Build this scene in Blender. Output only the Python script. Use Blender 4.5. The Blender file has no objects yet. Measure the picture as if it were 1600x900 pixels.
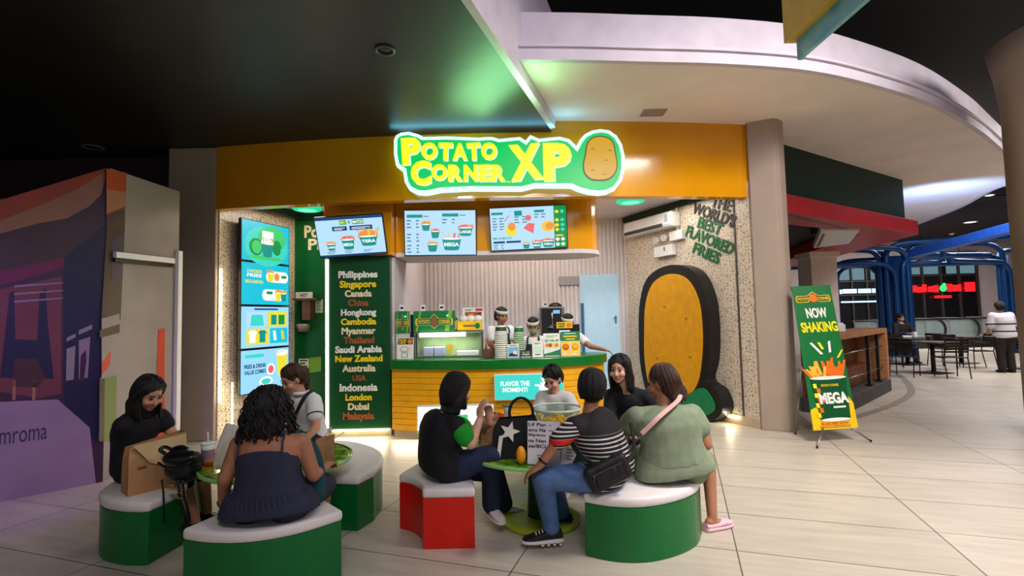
import bpy, bmesh, math, random
import numpy as np
from mathutils import Vector, Matrix, Quaternion
random.seed(7)
S = bpy.context.scene
PI = math.pi
R = math.radians
# ------------------------------------------------------------------ camera
F_PX = 790.0
CAM_H = 1.55
PITCH, ROLL = R(3.33), R(1.3)
fw = Vector((0, math.cos(PITCH), math.sin(PITCH)))
_r0 = Vector((1, 0, 0)); _u0 = _r0.cross(fw)
RV = _r0*math.cos(ROLL) - _u0*math.sin(ROLL)
UV = _u0*math.cos(ROLL) + _r0*math.sin(ROLL)
CAM = Vector((0, 0, CAM_H))
cd = bpy.data.cameras.new('camera'); cam = bpy.data.objects.new('camera', cd)
S.collection.objects.link(cam); S.camera = cam
cd.sensor_width = 36; cd.lens = F_PX/1600*36; cd.clip_end = 200
cam.matrix_world = Matrix(((RV.x, UV.x, -fw.x, 0), (RV.y, UV.y, -fw.y, 0), (RV.z, UV.z, -fw.z, CAM_H), (0, 0, 0, 1)))
# ------------------------------------------------------------------ exposure, world, area lights
S.view_settings.view_transform = 'Standard'; S.view_settings.look = 'None'
S.view_settings.gamma = 1; S.view_settings.use_curve_mapping = False
S.view_settings.exposure = 0.0
w = bpy.data.worlds.new('world'); S.world = w; w.use_nodes = True
w.node_tree.nodes['Background'].inputs[0].default_value = (1.0, .93, .95, 1)
w.node_tree.nodes['Background'].inputs[1].default_value = 0.2
def lamp(name, kind, loc, power, col=(1, 1, 1), size=1, size_y=None, look=None, spread=None, spot=None):
    l = bpy.data.lights.new(name, kind); l.energy = power; l.color = col
    if kind == 'AREA':
        l.size = size
        if size_y: l.shape = 'RECTANGLE'; l.size_y = size_y
        if spread: l.spread = R(spread)
    else: l.shadow_soft_size = size
    if kind == 'SPOT': l.spot_size = R(spot or 60); l.spot_blend = .8
    o = bpy.data.objects.new(name, l); S.collection.objects.link(o); o.location = loc
    d = Vector(look) - Vector(loc) if look else Vector((0, 0, -1))
    o.rotation_euler = d.to_track_quat('-Z', 'Y').to_euler()
    return o
# mall downlights up in the open atrium in front of the shop and over the food court, plus two added spots for the counter
lamp('atrium_light', 'AREA', (3.4, 2.2, 5.4), 300, (1, .94, .88), 1.6, 1.6, (2.6, 4.6, 0), 130)
lamp('atrium_light', 'AREA', (8.2, 4.2, 5.4), 300, (1, .94, .9), 2.0, 2.0, (7.0, 6.0, 0))
lamp('atrium_light', 'AREA', (.6, -1.5, 5.2), 50, (1, .95, .88), 1.8, 1.2, (.2, 5.6, .6), 110)
lamp('counter_fill_spot', 'SPOT', (-.9, 3.6, 3.85), 170, (1, .95, .86), .12, look=(-1.2, 6.8, .7), spot=75)  # added fill spot without a lit fixture, brightens country column and counter
lamp('counter_fill_spot', 'SPOT', (1.3, 4.4, 4.0), 120, (1, .95, .86), .12, look=(.9, 7.0, .7), spot=80)  # second added fill spot, no fixture, for the right of the counter
lamp('court_light', 'AREA', (12.0, 11.0, 5.3), 500, (1, .95, .92), 3, 3)
lamp('court_light', 'AREA', (17.0, 19.0, 4.7), 500, (1, .95, .92), 4, 4)
# the shop's own ceiling panels
lamp('shop_light', 'AREA', (0.2, 8.1, 3.25), 42, (1, .97, .94), 2.6, .7)
lamp('shop_light', 'AREA', (2.2, 7.45, 3.25), 15, (1, .93, .82), .9, .6)
lamp('shop_light', 'AREA', (-3.0, 7.4, 3.25), 15, (1, .93, .80), .7, .7)
# coloured lamps of the mall: violet wash on the hoarding, blue wash on the far soffit
lamp('violet_lamp', 'SPOT', (-3.2, 1.6, 3.2), 230, (.38, .16, 1), .15, look=(-4.8, 4.3, .9), spot=52)
lamp('violet_lamp', 'AREA', (2.4, -.6, 5.0), 60, (.55, .48, 1), .8, .8, (3.0, 6.0, 4.6))
lamp('blue_lamp', 'SPOT', (9.0, 10.5, 2.9), 260, (.3, .48, 1), .2, look=(9.7, 11.4, 4.3), spot=120)

# ------------------------------------------------------------------ helpers: image rays to world points
def ray(x, y): return fw + RV*((x-800)/F_PX) + UV*((450-y)/F_PX)
def at(x, y, Y): d = ray(x, y); return CAM + d*(Y/d.y)
def onz(x, y, z=0.): d = ray(x, y); return CAM + d*((z-CAM_H)/d.z)
def onp(x, y, o, n): d = ray(x, y); return CAM + d*((Vector(o)-CAM).dot(n)/d.dot(n))
# ------------------------------------------------------------------ helpers: materials
def lin(c): return c/12.92 if c <= .04045 else ((c+.055)/1.055)**2.4
def rgb(c):
    if isinstance(c, str): c = [int(c[i:i+2], 16) for i in (0, 2, 4)]
    return tuple(lin(v/255) for v in c) + (1,)
_M = {}
def M(name, col='808080', rough=.5, metal=0, emit=None, es=0, noise=.05, scale=9, bump=0, bscale=None, trans=0, alpha=1, coat=0, col2=None, stretch=None, ior=1.45):
    if name in _M: return _M[name]
    m = bpy.data.materials.new(name); m.use_nodes = True; nt = m.node_tree; b = nt.nodes['Principled BSDF']
    c = rgb(col); b.inputs['Roughness'].default_value = rough; b.inputs['Metallic'].default_value = metal
    b.inputs['IOR'].default_value = ior
    tc = nt.nodes.new('ShaderNodeTexCoord'); mp = nt.nodes.new('ShaderNodeMapping')
    nt.links.new(tc.outputs['Object'], mp.inputs[0])
    if stretch: mp.inputs['Scale'].default_value = stretch
    n = nt.nodes.new('ShaderNodeTexNoise'); n.inputs['Scale'].default_value = scale; n.inputs['Detail'].default_value = 4
    nt.links.new(mp.outputs[0], n.inputs['Vector'])
    mx = nt.nodes.new('ShaderNodeMix'); mx.data_type = 'RGBA'
    c2 = rgb(col2) if col2 else tuple(max(0, v*(1-2.2*noise)) for v in c[:3]) + (1,)
    c1 = c if col2 else tuple(min(1, v*(1+2.2*noise)) for v in c[:3]) + (1,)
    rp = nt.nodes.new('ShaderNodeMapRange'); rp.inputs[1].default_value = .3; rp.inputs[2].default_value = .7
    nt.links.new(n.outputs[0], rp.inputs[0]); nt.links.new(rp.outputs[0], mx.inputs[0])
    mx.inputs[6].default_value = c1; mx.inputs[7].default_value = c2
    nt.links.new(mx.outputs[2], b.inputs['Base Color'])
    if bump:
        n2 = nt.nodes.new('ShaderNodeTexNoise'); n2.inputs['Scale'].default_value = bscale or scale*4; n2.inputs['Detail'].default_value = 3
        nt.links.new(mp.outputs[0], n2.inputs['Vector'])
        bp = nt.nodes.new('ShaderNodeBump'); bp.inputs['Strength'].default_value = bump; bp.inputs['Distance'].default_value = .02
        nt.links.new(n2.outputs[0], bp.inputs['Height']); nt.links.new(bp.outputs[0], b.inputs['Normal'])
    if emit: b.inputs['Emission Color'].default_value = rgb(emit); b.inputs['Emission Strength'].default_value = es
    if trans: b.inputs['Transmission Weight'].default_value = trans
    if alpha < 1: b.inputs['Alpha'].default_value = alpha
    if coat: b.inputs['Coat Weight'].default_value = coat; b.inputs['Coat Roughness'].default_value = .08
    _M[name] = m; return m
def EM(name, col, es=1.0):          # a lit screen or sign face; also the far panes' painted reflections
    return M('lit_'+name, '101010', .4, emit=col, es=es*1.12)
# ------------------------------------------------------------------ helpers: mesh builder
class Frame:                         # a flat board standing in the place: origin, right, up; n faces the viewer's side
    def __init__(s, o, u, v): s.o = Vector(o); s.u = Vector(u).normalized(); s.n = s.u.cross(Vector(v)).normalized(); s.v = s.n.cross(s.u)
    def p(s, a, b, d=0): return s.o + s.u*a + s.v*b + s.n*d
    def uv(s, x, y, d=0): q = onp(x, y, s.o+s.n*d, s.n) - s.o; return (q.dot(s.u), q.dot(s.v))
W = {}
class MB:
    def __init__(s): s.bm = bmesh.new()
    def face(s, vs, mat=0, smooth=False):
        try: f = s.bm.faces.new(vs)
        except ValueError: return None
        f.material_index = mat; f.smooth = smooth; return f
    def poly(s, pts, mat=0):
        return s.face([s.bm.verts.new(p) for p in pts], mat)
    def ring(s, pts): return [s.bm.verts.new(p) for p in pts]
    def skin(s, rings, mat=0, cap=True, smooth=True, closed=True):
        for a, b in zip(rings, rings[1:]):
            n = len(a)
            for i in range(n if closed else n-1): s.face([a[i], a[(i+1) % n], b[(i+1) % n], b[i]], mat, smooth)
        if cap: s.face(rings[0][::-1], mat); s.face(rings[-1], mat)
        return s
    def box(s, c, d, mat=0, rot=None):
        c = Vector(c); h = Vector(d)/2; q = rot or Matrix.Identity(3)
        v = [s.bm.verts.new(c + q @ Vector((x*h.x, y*h.y, z*h.z))) for z in (-1, 1) for x, y in ((-1, -1), (1, -1), (1, 1), (-1, 1))]
        for f in ((3, 2, 1, 0), (4, 5, 6, 7), (0, 1, 5, 4), (1, 2, 6, 5), (2, 3, 7, 6), (3, 0, 4, 7)): s.face([v[i] for i in f], mat)
        return s
    def bx(s, p, q, mat=0): return s.box([(a+b)/2 for a, b in zip(p, q)], [abs(a-b) for a, b in zip(p, q)], mat)
    def prism(s, pts, z0, z1, mat=0, smooth=False, top=None):
        a = s.ring([(x, y, z0) for x, y in pts]); b = s.ring([(x, y, z1) for x, y in pts])
        s.skin([a, b], mat, False, smooth); s.face(a[::-1], mat); s.face(b, mat if top is None else top); return s
    def fpoly(s, fr, pts, d=0, mat=0): return s.poly([fr.p(a, b, d) for a, b in pts], mat)
    def fext(s, fr, pts, d0, d1, mat=0, side=None):
        a = s.ring([fr.p(x, y, d0) for x, y in pts]); b = s.ring([fr.p(x, y, d1) for x, y in pts])
        s.skin([a, b], mat if side is None else side, False, False); s.face(a[::-1], mat if side is None else side); s.face(b, mat); return s
    def frect(s, fr, x0, y0, x1, y1, d=0, mat=0): s.fpoly(fr, [(x0, y0), (x1, y0), (x1, y1), (x0, y1)], d, mat); return s
    def fell(s, fr, cx, cy, rx, ry, d=0, mat=0, a0=0, a1=360, seg=20):
        s.fpoly(fr, [(cx+rx*math.cos(R(a0+(a1-a0)*i/seg)), cy+ry*math.sin(R(a0+(a1-a0)*i/seg))) for i in range(seg + (a1-a0 < 360))], d, mat); return s
    def ftext(s, fr, txt, x, y, w, h, d=0, ext=0, mat=0, fat=.0, rot=0, track=1, slant=0):   # text inside box w x h centred at x, y
        vs, fs, bw, bh = text_geo(txt, ext > 0, fat, track)
        sx, sy = w/bw, h/bh; cr, sr = math.cos(R(rot)), math.sin(R(rot))
        out = []
        for a, b, c in vs:
            a = (a-.5*bw)*sx; b = (b-.5*bh)*sy; a += slant*b
            out.append(s.bm.verts.new(fr.p(x+a*cr-b*sr, y+a*sr+b*cr, d + c*ext)))
        for f in fs: s.face([out[i] for i in f], mat)
        return s
    def tube(s, pts, r, seg=8, mat=0, cap=True, closed=False):
        pts = [Vector(p) for p in pts]; n = len(pts); rr = r if isinstance(r, (list, tuple)) else [r]*n
        up = None; rings = []
        for i, p in enumerate(pts):
            if closed: t = pts[(i+1) % n]-pts[i-1]
            else: t = pts[min(i+1, n-1)]-pts[max(i-1, 0)]
            if t.length < 1e-9: t = Vector((0, 0, 1))
            t.normalize()
            if up is None: up = t.orthogonal().normalized()
            else:
                up = up - t*up.dot(t)
                up = up.normalized() if up.length > 1e-6 else t.orthogonal().normalized()
            w_ = t.cross(up)
            rings.append(s.ring([p + (up*math.cos(2*PI*k/seg) + w_*math.sin(2*PI*k/seg))*rr[i] for k in range(seg)]))
        if closed: rings.append(rings[0])
        s.skin(rings, mat, cap and not closed, True); return s
    def cyl(s, p, q, r0, r1=None, seg=20, mat=0): return s.tube([p, q], [r0, r0 if r1 is None else r1], seg, mat)
    def lathe(s, prof, c=(0, 0, 0), seg=24, mat=0, cap=True, mats=None):
        c = Vector(c); rings = [s.ring([c + Vector((max(r_, 1e-4)*math.cos(2*PI*k/seg), max(r_, 1e-4)*math.sin(2*PI*k/seg), z)) for k in range(seg)]) for r_, z in prof]
        if mats:
            for i in range(len(rings)-1): s.skin(rings[i:i+2], mats[i], False, True)
            s.face(rings[0][::-1], mats[0]); s.face(rings[-1], mats[-1])
        else: s.skin(rings, mat, cap, True)
        return s
    def ell(s, c, r, rot=None, seg=16, mat=0):
        q = rot or Matrix.Identity(3); c = Vector(c); rings = []
        for i in range(1, seg//2):
            t = PI*i/(seg//2)
            rings.append(s.ring([c + q @ Vector((r[0]*math.sin(t)*math.cos(2*PI*k/seg), r[1]*math.sin(t)*math.sin(2*PI*k/seg), -r[2]*math.cos(t))) for k in range(seg)]))
        s.skin(rings, mat, False, True)
        for rg, z in ((rings[0][::-1], -1), (rings[-1], 1)):
            v = s.bm.verts.new(c + q @ Vector((0, 0, z*r[2])))
            for k in range(seg): s.face([rg[k], rg[(k+1) % seg], v], mat, True)
        return s
    def caps(s, p, q, r0, r1, seg=12, mat=0):   # tapered capsule
        p, q = Vector(p), Vector(q); t = (q-p); L = t.length
        if L < 1e-6: return s.ell(p, (r0,)*3, seg=seg, mat=mat)
        t.normalize(); pts, rr = [], []
        for a in (-90, -60, -30, 0): pts.append(p + t*(r0*math.sin(R(a)))); rr.append(max(r0*math.cos(R(a)), r0*.08))
        for a in (0, 30, 60, 90): pts.append(q + t*(r1*math.sin(R(a)))); rr.append(max(r1*math.cos(R(a)), r1*.08))
        s.tube(pts, rr, seg, mat); return s
    def chain(s, pts, rr, seg=12, mat=0):
        for i in range(len(pts)-1): s.caps(pts[i], pts[i+1], rr[i], rr[i+1], seg, mat)
        return s
    def loft(s, rows, xd, seg=20, mat=0, power=2.3):   # rows: (centre, half width along xd, half depth); rounded closed ends
        xd = Vector(xd).normalized(); rings = []; C = [Vector(r_[0]) for r_ in rows]
        for i, (c, a, b) in enumerate(rows):
            t = (C[min(i+1, len(C)-1)]-C[max(i-1, 0)]).normalized(); x = (xd - t*xd.dot(t)).normalized(); y = t.cross(x); pts = []
            for k in range(seg):
                ca, sa = math.cos(2*PI*k/seg), math.sin(2*PI*k/seg); e = 2/power
                pts.append(C[i] + x*(a*abs(ca)**e*(1 if ca > 0 else -1)) + y*(b*abs(sa)**e*(1 if sa > 0 else -1)))
            rings.append(s.ring(pts))
        s.skin(rings, mat, True, True); return s
    def build(s, name, mats, parent=None, bevel=0, seg=2, smooth=None, loc=None, kind=None, remesh=0, relax=4, subdiv=0):
        bm = s.bm; bmesh.ops.recalc_face_normals(bm, faces=bm.faces)
        if smooth is not None:
            for f in bm.faces: f.smooth = smooth
        if parent is not None: o0 = W[parent.name]
        elif loc is not None: o0 = Vector(loc)
        else:
            xs = [v.co for v in bm.verts]; o0 = Vector(((min(v.x for v in xs)+max(v.x for v in xs))/2, (min(v.y for v in xs)+max(v.y for v in xs))/2, min(v.z for v in xs)))
        bmesh.ops.translate(bm, verts=bm.verts, vec=-o0)
        me = bpy.data.meshes.new(name); bm.to_mesh(me); bm.free()
        for m_ in (mats if isinstance(mats, (list, tuple)) else [mats]): me.materials.append(m_)
        o = bpy.data.objects.new(name, me); S.collection.objects.link(o)
        W[o.name] = o0
        if parent is not None: o.parent = parent
        else: o.location = o0
        if remesh:
            r_ = o.modifiers.new('r', 'REMESH'); r_.mode = 'VOXEL'; r_.voxel_size = remesh; r_.use_smooth_shade = True
            if relax: q = o.modifiers.new('s', 'SMOOTH'); q.factor = .5; q.iterations = relax
        if subdiv: q = o.modifiers.new('d', 'SUBSURF'); q.levels = q.render_levels = subdiv
        if bevel: q = o.modifiers.new('b', 'BEVEL'); q.width = bevel; q.segments = seg; q.limit_method = 'ANGLE'; q.angle_limit = R(40)
        if kind: o['kind'] = kind
        return o
_T = {}
def text_geo(txt, solid, fat, track=1):
    k = (txt, solid, fat, track)
    if k in _T: return _T[k]
    c = bpy.data.curves.new('lettering', 'FONT'); c.body = txt; c.size = 1; c.offset = fat; c.resolution_u = 3; c.space_character = track; c.space_line = .9
    c.align_x = 'CENTER'; c.fill_mode = 'BOTH' if solid else 'FRONT'
    if solid: c.extrude = .5
    o = bpy.data.objects.new('lettering', c); S.collection.objects.link(o)
    bpy.context.view_layer.update()
    me = bpy.data.meshes.new_from_object(o.evaluated_get(bpy.context.evaluated_depsgraph_get()))
    vs = [tuple(v.co) for v in me.vertices]; fs = [tuple(p.vertices) for p in me.polygons]
    x0, x1 = min(v[0] for v in vs), max(v[0] for v in vs); y0, y1 = min(v[1] for v in vs), max(v[1] for v in vs)
    vs = [(v[0]-x0, v[1]-y0, v[2]+.5 if solid else 0) for v in vs]
    bpy.data.objects.remove(o); bpy.data.curves.remove(c); bpy.data.meshes.remove(me)
    _T[k] = (vs, fs, x1-x0, y1-y0); return _T[k]
def thing(name, label, cat, loc, group=None):
    o = bpy.data.objects.new(name, None); S.collection.objects.link(o); o.location = loc; o.empty_display_size = .1
    W[o.name] = Vector(loc); o['label'] = label; o['category'] = cat
    if group: o['group'] = group
    return o
def tag(o, label, cat, group=None):
    o['label'] = label; o['category'] = cat
    if group: o['group'] = group
    return o
def st(o): o['kind'] = 'structure'; return o
def kids(o): return [c for c in KID.get(o.name, [])]
KID = {}
def dup(o, parent=None):
    kk = [c for c in S.collection.objects if c.parent == o]
    c = o.copy(); S.collection.objects.link(c); W[c.name] = W[o.name]
    if parent is not None: c.parent = parent
    for ch in kk: dup(ch, c)
    return c
def smooth_loop(pts, n=6):          # closed Catmull-Rom
    out = []; N = len(pts)
    for i in range(N):
        p0, p1, p2, p3 = [Vector(pts[(i+k-1) % N]) for k in range(4)]
        for j in range(n):
            t = j/n
            out.append(.5*((2*p1) + (p2-p0)*t + (2*p0-5*p1+4*p2-p3)*t*t + (3*p1-p0-3*p2+p3)*t**3))
    return out
def curve_pts(pts, n=6):            # open Catmull-Rom
    P = [Vector(p) for p in pts]; P = [P[0]*2-P[1]] + P + [P[-1]*2-P[-2]]; out = []
    for i in range(1, len(P)-2):
        p0, p1, p2, p3 = P[i-1:i+3]
        for j in range(n):
            t = j/n; out.append(.5*((2*p1) + (p2-p0)*t + (2*p0-5*p1+4*p2-p3)*t*t + (3*p1-p0-3*p2+p3)*t**3))
    return out + [P[-2]]
# ================================================================== SETTING
def floor_material():
    m = bpy.data.materials.new('floor_tiles'); m.use_nodes = True; nt = m.node_tree; b = nt.nodes['Principled BSDF']; L = nt.links.new
    tc = nt.nodes.new('ShaderNodeTexCoord'); mp = nt.nodes.new('ShaderNodeMapping'); L(tc.outputs['Object'], mp.inputs[0])
    mp.inputs['Rotation'].default_value = (0, 0, R(18.45)); mp.inputs['Location'].default_value = (-.28+1.33*20, -.355+.662*20, 0)
    br = nt.nodes.new('ShaderNodeTexBrick'); L(mp.outputs[0], br.inputs['Vector']); br.offset = 0; br.squash = 1
    br.inputs['Scale'].default_value = 1; br.inputs['Mortar Size'].default_value = .0045; br.inputs['Brick Width'].default_value = 1.33; br.inputs['Row Height'].default_value = .662
    br.inputs['Mortar Smooth'].default_value = .1; br.inputs['Bias'].default_value = 0
    br.inputs['Color1'].default_value = rgb((203, 192, 177)); br.inputs['Color2'].default_value = rgb((192, 182, 166)); br.inputs['Mortar'].default_value = rgb((96, 86, 76))
    mp2 = nt.nodes.new('ShaderNodeMapping'); L(mp.outputs[0], mp2.inputs[0]); mp2.inputs['Scale'].default_value = (.8, 5, 1)
    n = nt.nodes.new('ShaderNodeTexNoise'); L(mp2.outputs[0], n.inputs['Vector']); n.inputs['Scale'].default_value = 2.2; n.inputs['Detail'].default_value = 7; n.inputs['Roughness'].default_value = .65
    r_ = nt.nodes.new('ShaderNodeMapRange'); L(n.outputs[0], r_.inputs[0]); r_.inputs[1].default_value = .3; r_.inputs[2].default_value = .7; r_.inputs[3].default_value = .80; r_.inputs[4].default_value = 1.05
    mu = nt.nodes.new('ShaderNodeMix'); mu.data_type = 'RGBA'; mu.blend_type = 'MULTIPLY'; mu.inputs[0].default_value = 1
    L(br.outputs['Color'], mu.inputs[6]); L(r_.outputs[0], mu.inputs[7]); L(mu.outputs[2], b.inputs['Base Color'])
    n3 = nt.nodes.new('ShaderNodeTexNoise'); L(mp.outputs[0], n3.inputs['Vector']); n3.inputs['Scale'].default_value = 3; n3.inputs['Detail'].default_value = 5
    r3 = nt.nodes.new('ShaderNodeMapRange'); L(n3.outputs[0], r3.inputs[0]); r3.inputs[3].default_value = .26; r3.inputs[4].default_value = .5; L(r3.outputs[0], b.inputs['Roughness'])
    return m
def terrazzo():
    m = bpy.data.materials.new('terrazzo'); m.use_nodes = True; nt = m.node_tree; b = nt.nodes['Principled BSDF']; L = nt.links.new
    tc = nt.nodes.new('ShaderNodeTexCoord'); col = None
    base = nt.nodes.new('ShaderNodeRGB'); base.outputs[0].default_value = rgb((214, 200, 180)); prev = base.outputs[0]
    for sc, lo, chip, off in ((44, .30, (34, 28, 26), 0), (60, .30, (128, 100, 78), 5), (70, .32, (60, 52, 48), 11)):
        mp = nt.nodes.new('ShaderNodeMapping'); L(tc.outputs['Object'], mp.inputs[0]); mp.inputs['Location'].default_value = (off, off, off)
        v = nt.nodes.new('ShaderNodeTexVoronoi'); v.inputs['Scale'].default_value = sc; L(mp.outputs[0], v.inputs['Vector'])
        a = nt.nodes.new('ShaderNodeMath'); a.operation = 'LESS_THAN'; L(v.outputs['Distance'], a.inputs[0]); a.inputs[1].default_value = lo
        sp = nt.nodes.new('ShaderNodeSeparateColor'); L(v.outputs['Color'], sp.inputs[0])
        g = nt.nodes.new('ShaderNodeMath'); g.operation = 'GREATER_THAN'; L(sp.outputs[0], g.inputs[0]); g.inputs[1].default_value = .52
        mm = nt.nodes.new('ShaderNodeMath'); mm.operation = 'MULTIPLY'; L(a.outputs[0], mm.inputs[0]); L(g.outputs[0], mm.inputs[1])
        mx = nt.nodes.new('ShaderNodeMix'); mx.data_type = 'RGBA'; L(mm.outputs[0], mx.inputs[0]); L(prev, mx.inputs[6]); mx.inputs[7].default_value = rgb(chip); prev = mx.outputs[2]
    L(prev, b.inputs['Base Color']); b.inputs['Roughness'].default_value = .25
    return m
TERR = terrazzo()
white = M('white_paint', (214, 206, 208), .7, noise=.02, scale=2)
soffit_m = M('soffit_paint', (236, 225, 214), .75, noise=.03, scale=1.2)
lav = M('soffit_edge_paint', (206, 196, 206), .6, noise=.04, scale=3)
black_c = M('black_ceiling', (26, 25, 24), .42, noise=.15, scale=1.5, bump=.1, bscale=6)
black_up = M('black_upper_ceiling', (14, 14, 16), .8)
yellow = M('yellow_gloss', (222, 150, 4), .16, noise=.02, scale=2, coat=.3)
green = M('green_laminate', (8, 92, 42), .3, noise=.03)
dgreen = M('dark_green_paint', (6, 44, 32), .6)
beige = M('pillar_paint', (164, 146, 130), .6, noise=.03, scale=2, bump=.05)
steel = M('brushed_steel', (150, 150, 150), .3, 1)
dsteel = M('dark_steel', (34, 32, 34), .4, .6)
led = EM('warm_strip', (255, 236, 190), 9)
blackp = M('black_plastic', (16, 16, 18), .35)
whitep = M('white_plastic', (226, 226, 226), .35, noise=.02)
clearp = M('clear_acrylic', (245, 250, 246), .05, trans=1, ior=1.1, noise=0)

m = MB(); m.prism([(-12, -2), (34, -2), (34, 30), (-12, 30)], -.1, 0); st(m.build('floor', floor_material(), loc=(0, 0, 0)))
def FY(x): return 6.5 + .3*((x+.4)/3.6)**2
# black lower ceiling at the left, its white edge, white disc soffit, high black ceiling
m = MB(); m.prism([(-12, -2), (-2.2, -2), (.545, 6.4), (.6, 6.75), (-4.7, 7.3), (-12, 7.3)], 3.97, 4.05); st(m.build('ceiling', black_c, loc=(0, 0, 3.97)))
m = MB(); m.prism([(-2.2, -2), (-2.12, -2), (.60, 6.36), (.545, 6.42)], 3.968, 5.5); st(m.build('trim_ceiling_edge', lav))
arc = [(800, 92), (900, 92.5), (1000, 95), (1140, 99), (1270, 110), (1375, 134), (1461, 163), (1525, 199), (1558, 225)]
A = [onz(x, y, 4.12) for x, y in arc]
tail = [onz(1596, 262, 4.12), onz(1590, 283, 4.12), onz(1550, 298, 4.12), onz(1500, 325, 4.12), onz(1437, 350, 4.12)]
E_ = curve_pts([Vector((p.x, p.y)) .to_3d() for p in A+tail], 6)
outer = [(p.x, p.y) for p in E_]
m = MB(); m.prism([(.56, 6.5), (.03, 4.9)] + outer + [(8.0, 15.4), (3.2, 9), (.6, 7)], 4.12, 4.16); st(m.build('ceiling_soffit', soffit_m))
m = MB()
def rimstrip(m, off0, off1, z0, z1, mat=0):
    n = len(outer); a, b, c, d = [], [], [], []
    for i, (x, y) in enumerate(outer):
        t = Vector((outer[min(i+1, n-1)][0]-outer[max(i-1, 0)][0], outer[min(i+1, n-1)][1]-outer[max(i-1, 0)][1])).normalized(); nn = Vector((-t.y, t.x))
        a.append((x+nn.x*off0, y+nn.y*off0)); b.append((x+nn.x*off1, y+nn.y*off1))
    m.skin([m.ring([(p[0], p[1], z) for p in q]) for q, z in ((a, z0), (a, z1), (b, z1), (b, z0), (a, z0))], mat, False, False, False)
rimstrip(m, -.004, .06, 4.112, 4.27); rimstrip(m, -.035, .06, 4.235, 4.262); rimstrip(m, .09, .13, 4.262, 4.66); st(m.build('trim_soffit_rim', lav))
m = MB(); m.box((10, 6, 5.6), (44, 17, .1)); st(m.build('ceiling_upper', black_up))
m = MB(); m.bx((6, 14.4, 4.75), (34, 30, 4.85)); m.bx((6, 14.4, 4.75), (34, 14.5, 5.55)); st(m.build('ceiling_court', black_up))
# walls closing the place
m = MB(); m.bx((-12, 7.15, 0), (-4.6, 7.35, 4.0)); st(m.build('wall_left_back', M('plum_paint', (58, 34, 44), .7)))
m = MB(); m.bx((-12.2, -2, 0), (-12, 7.3, 4.0)); st(m.build('wall_left', black_up))
# pillars either side of the shop
m = MB(); m.bx((-4.66, 6.8, 0), (-4.0, 7.5, 3.97)); st(m.build('pillar_left', beige, bevel=.015))
pr = [onz(1190, 673, 0), onz(1245, 681, 0)]
m = MB(); m.prism([(3.24, 6.74), (3.52, 6.60), (3.60, 6.62), (3.72, 6.72), (3.8, 7.6), (3.4, 7.6)], 0, 4.13); st(m.build('pillar_right', beige, bevel=.01))
# yellow fascia, gently bowed towards the mall
xs = [-4.0+7.25*i/24 for i in range(25)]
m = MB(); m.prism([(x, FY(x)) for x in xs] + [(x, FY(x)+.16) for x in xs[::-1]], 3.11, 4.13, smooth=False); st(m.build('trim_fascia', yellow))
# shop interior
m = MB(); m.prism([(-4.0, 6.97), (-.4, 6.67), (3.25, 6.97), (2.0, 9.5), (-4, 9.5)], 3.34, 3.4); st(m.build('ceiling_shop', white))
Lw = Vector((-3.98, 6.85, 0)), Vector((-3.5, 8.3, 0))
def slab(p, q, z0, z1, t): # wall standing from p to q, thickness t to its left
    p, q = Vector((p[0], p[1])), Vector((q[0], q[1])); d = (q-p).normalized(); n = Vector((-d.y, d.x))*t
    return [tuple(p), tuple(q), tuple(q+n), tuple(p+n)], z0, z1
m = MB(); m.prism(*slab(Lw[0], Lw[1], 0, 3.34, .12)); st(m.build('wall_shop_left', TERR))
m = MB(); m.bx((-3.6, 8.2, 0), (-1.73, 8.35, 3.34)); st(m.build('wall_shop_green', green))
m = MB(); m.bx((-1.72, 7.86, 0), (-1.64, 9.3, 3.34)); m.bx((-1.72, 7.03, 0), (-1.64, 7.86, 2.43)); st(m.build('wall_shop_side', white))
RW0, RW1 = Vector((3.24, 6.78, 0)), Vector((2.1, 9.3, 0))
m = MB(); m.prism(*slab(RW1, RW0, 0, 3.34, .12)); st(m.build('wall_shop_right', TERR))
rdir = (RW0-RW1).normalized(); FRW = Frame(RW1, rdir, (0, 0, 1))      # the right wall as a board: u towards the street, v up
if FRW.n.y > 0: FRW.n = -FRW.n
m = MB(); m.bx((-1.75, 9.3, 0), (2.3, 9.42, 3.34))
x = -1.58
while x < 2.1: m.bx((x, 9.275, 0), (x+.045, 9.3, 3.34)); x += .078
st(m.build('wall_shop_back', M('slat_paint', (206, 202, 204), .55, noise=.02)))
# dark green trims where the shop ceiling meets its walls
m = MB(); m.fext(FRW, [(.05, 3.24), (2.6, 3.24), (2.6, 3.335), (.05, 3.335)], .005, .06); st(m.build('trim_shop_right', dgreen))
m = MB(); m.prism([(-3.44, 8.2), (-3.92, 6.8), (-3.86, 6.8), (-3.38, 8.2)], 3.22, 3.33); m.bx((-3.44, 8.12, 3.22), (-2.5, 8.2, 3.33)); st(m.build('trim_shop_left', dgreen))
# joint strips in the terrazzo
m = MB(); m.fext(FRW, [(2.50, .12), (2.525, .12), (2.525, 3.3), (2.50, 3.3)], .002, .01); st(m.build('trim_joint_right', M('joint', (70, 62, 56))))
m = MB(); m.fext(FRW, [(0, 0), (2.77, 0), (2.77, .13), (0, .13)], .0, .012); st(m.build('baseboard_right', M('base_beige', (190, 170, 140), .4)))
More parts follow.
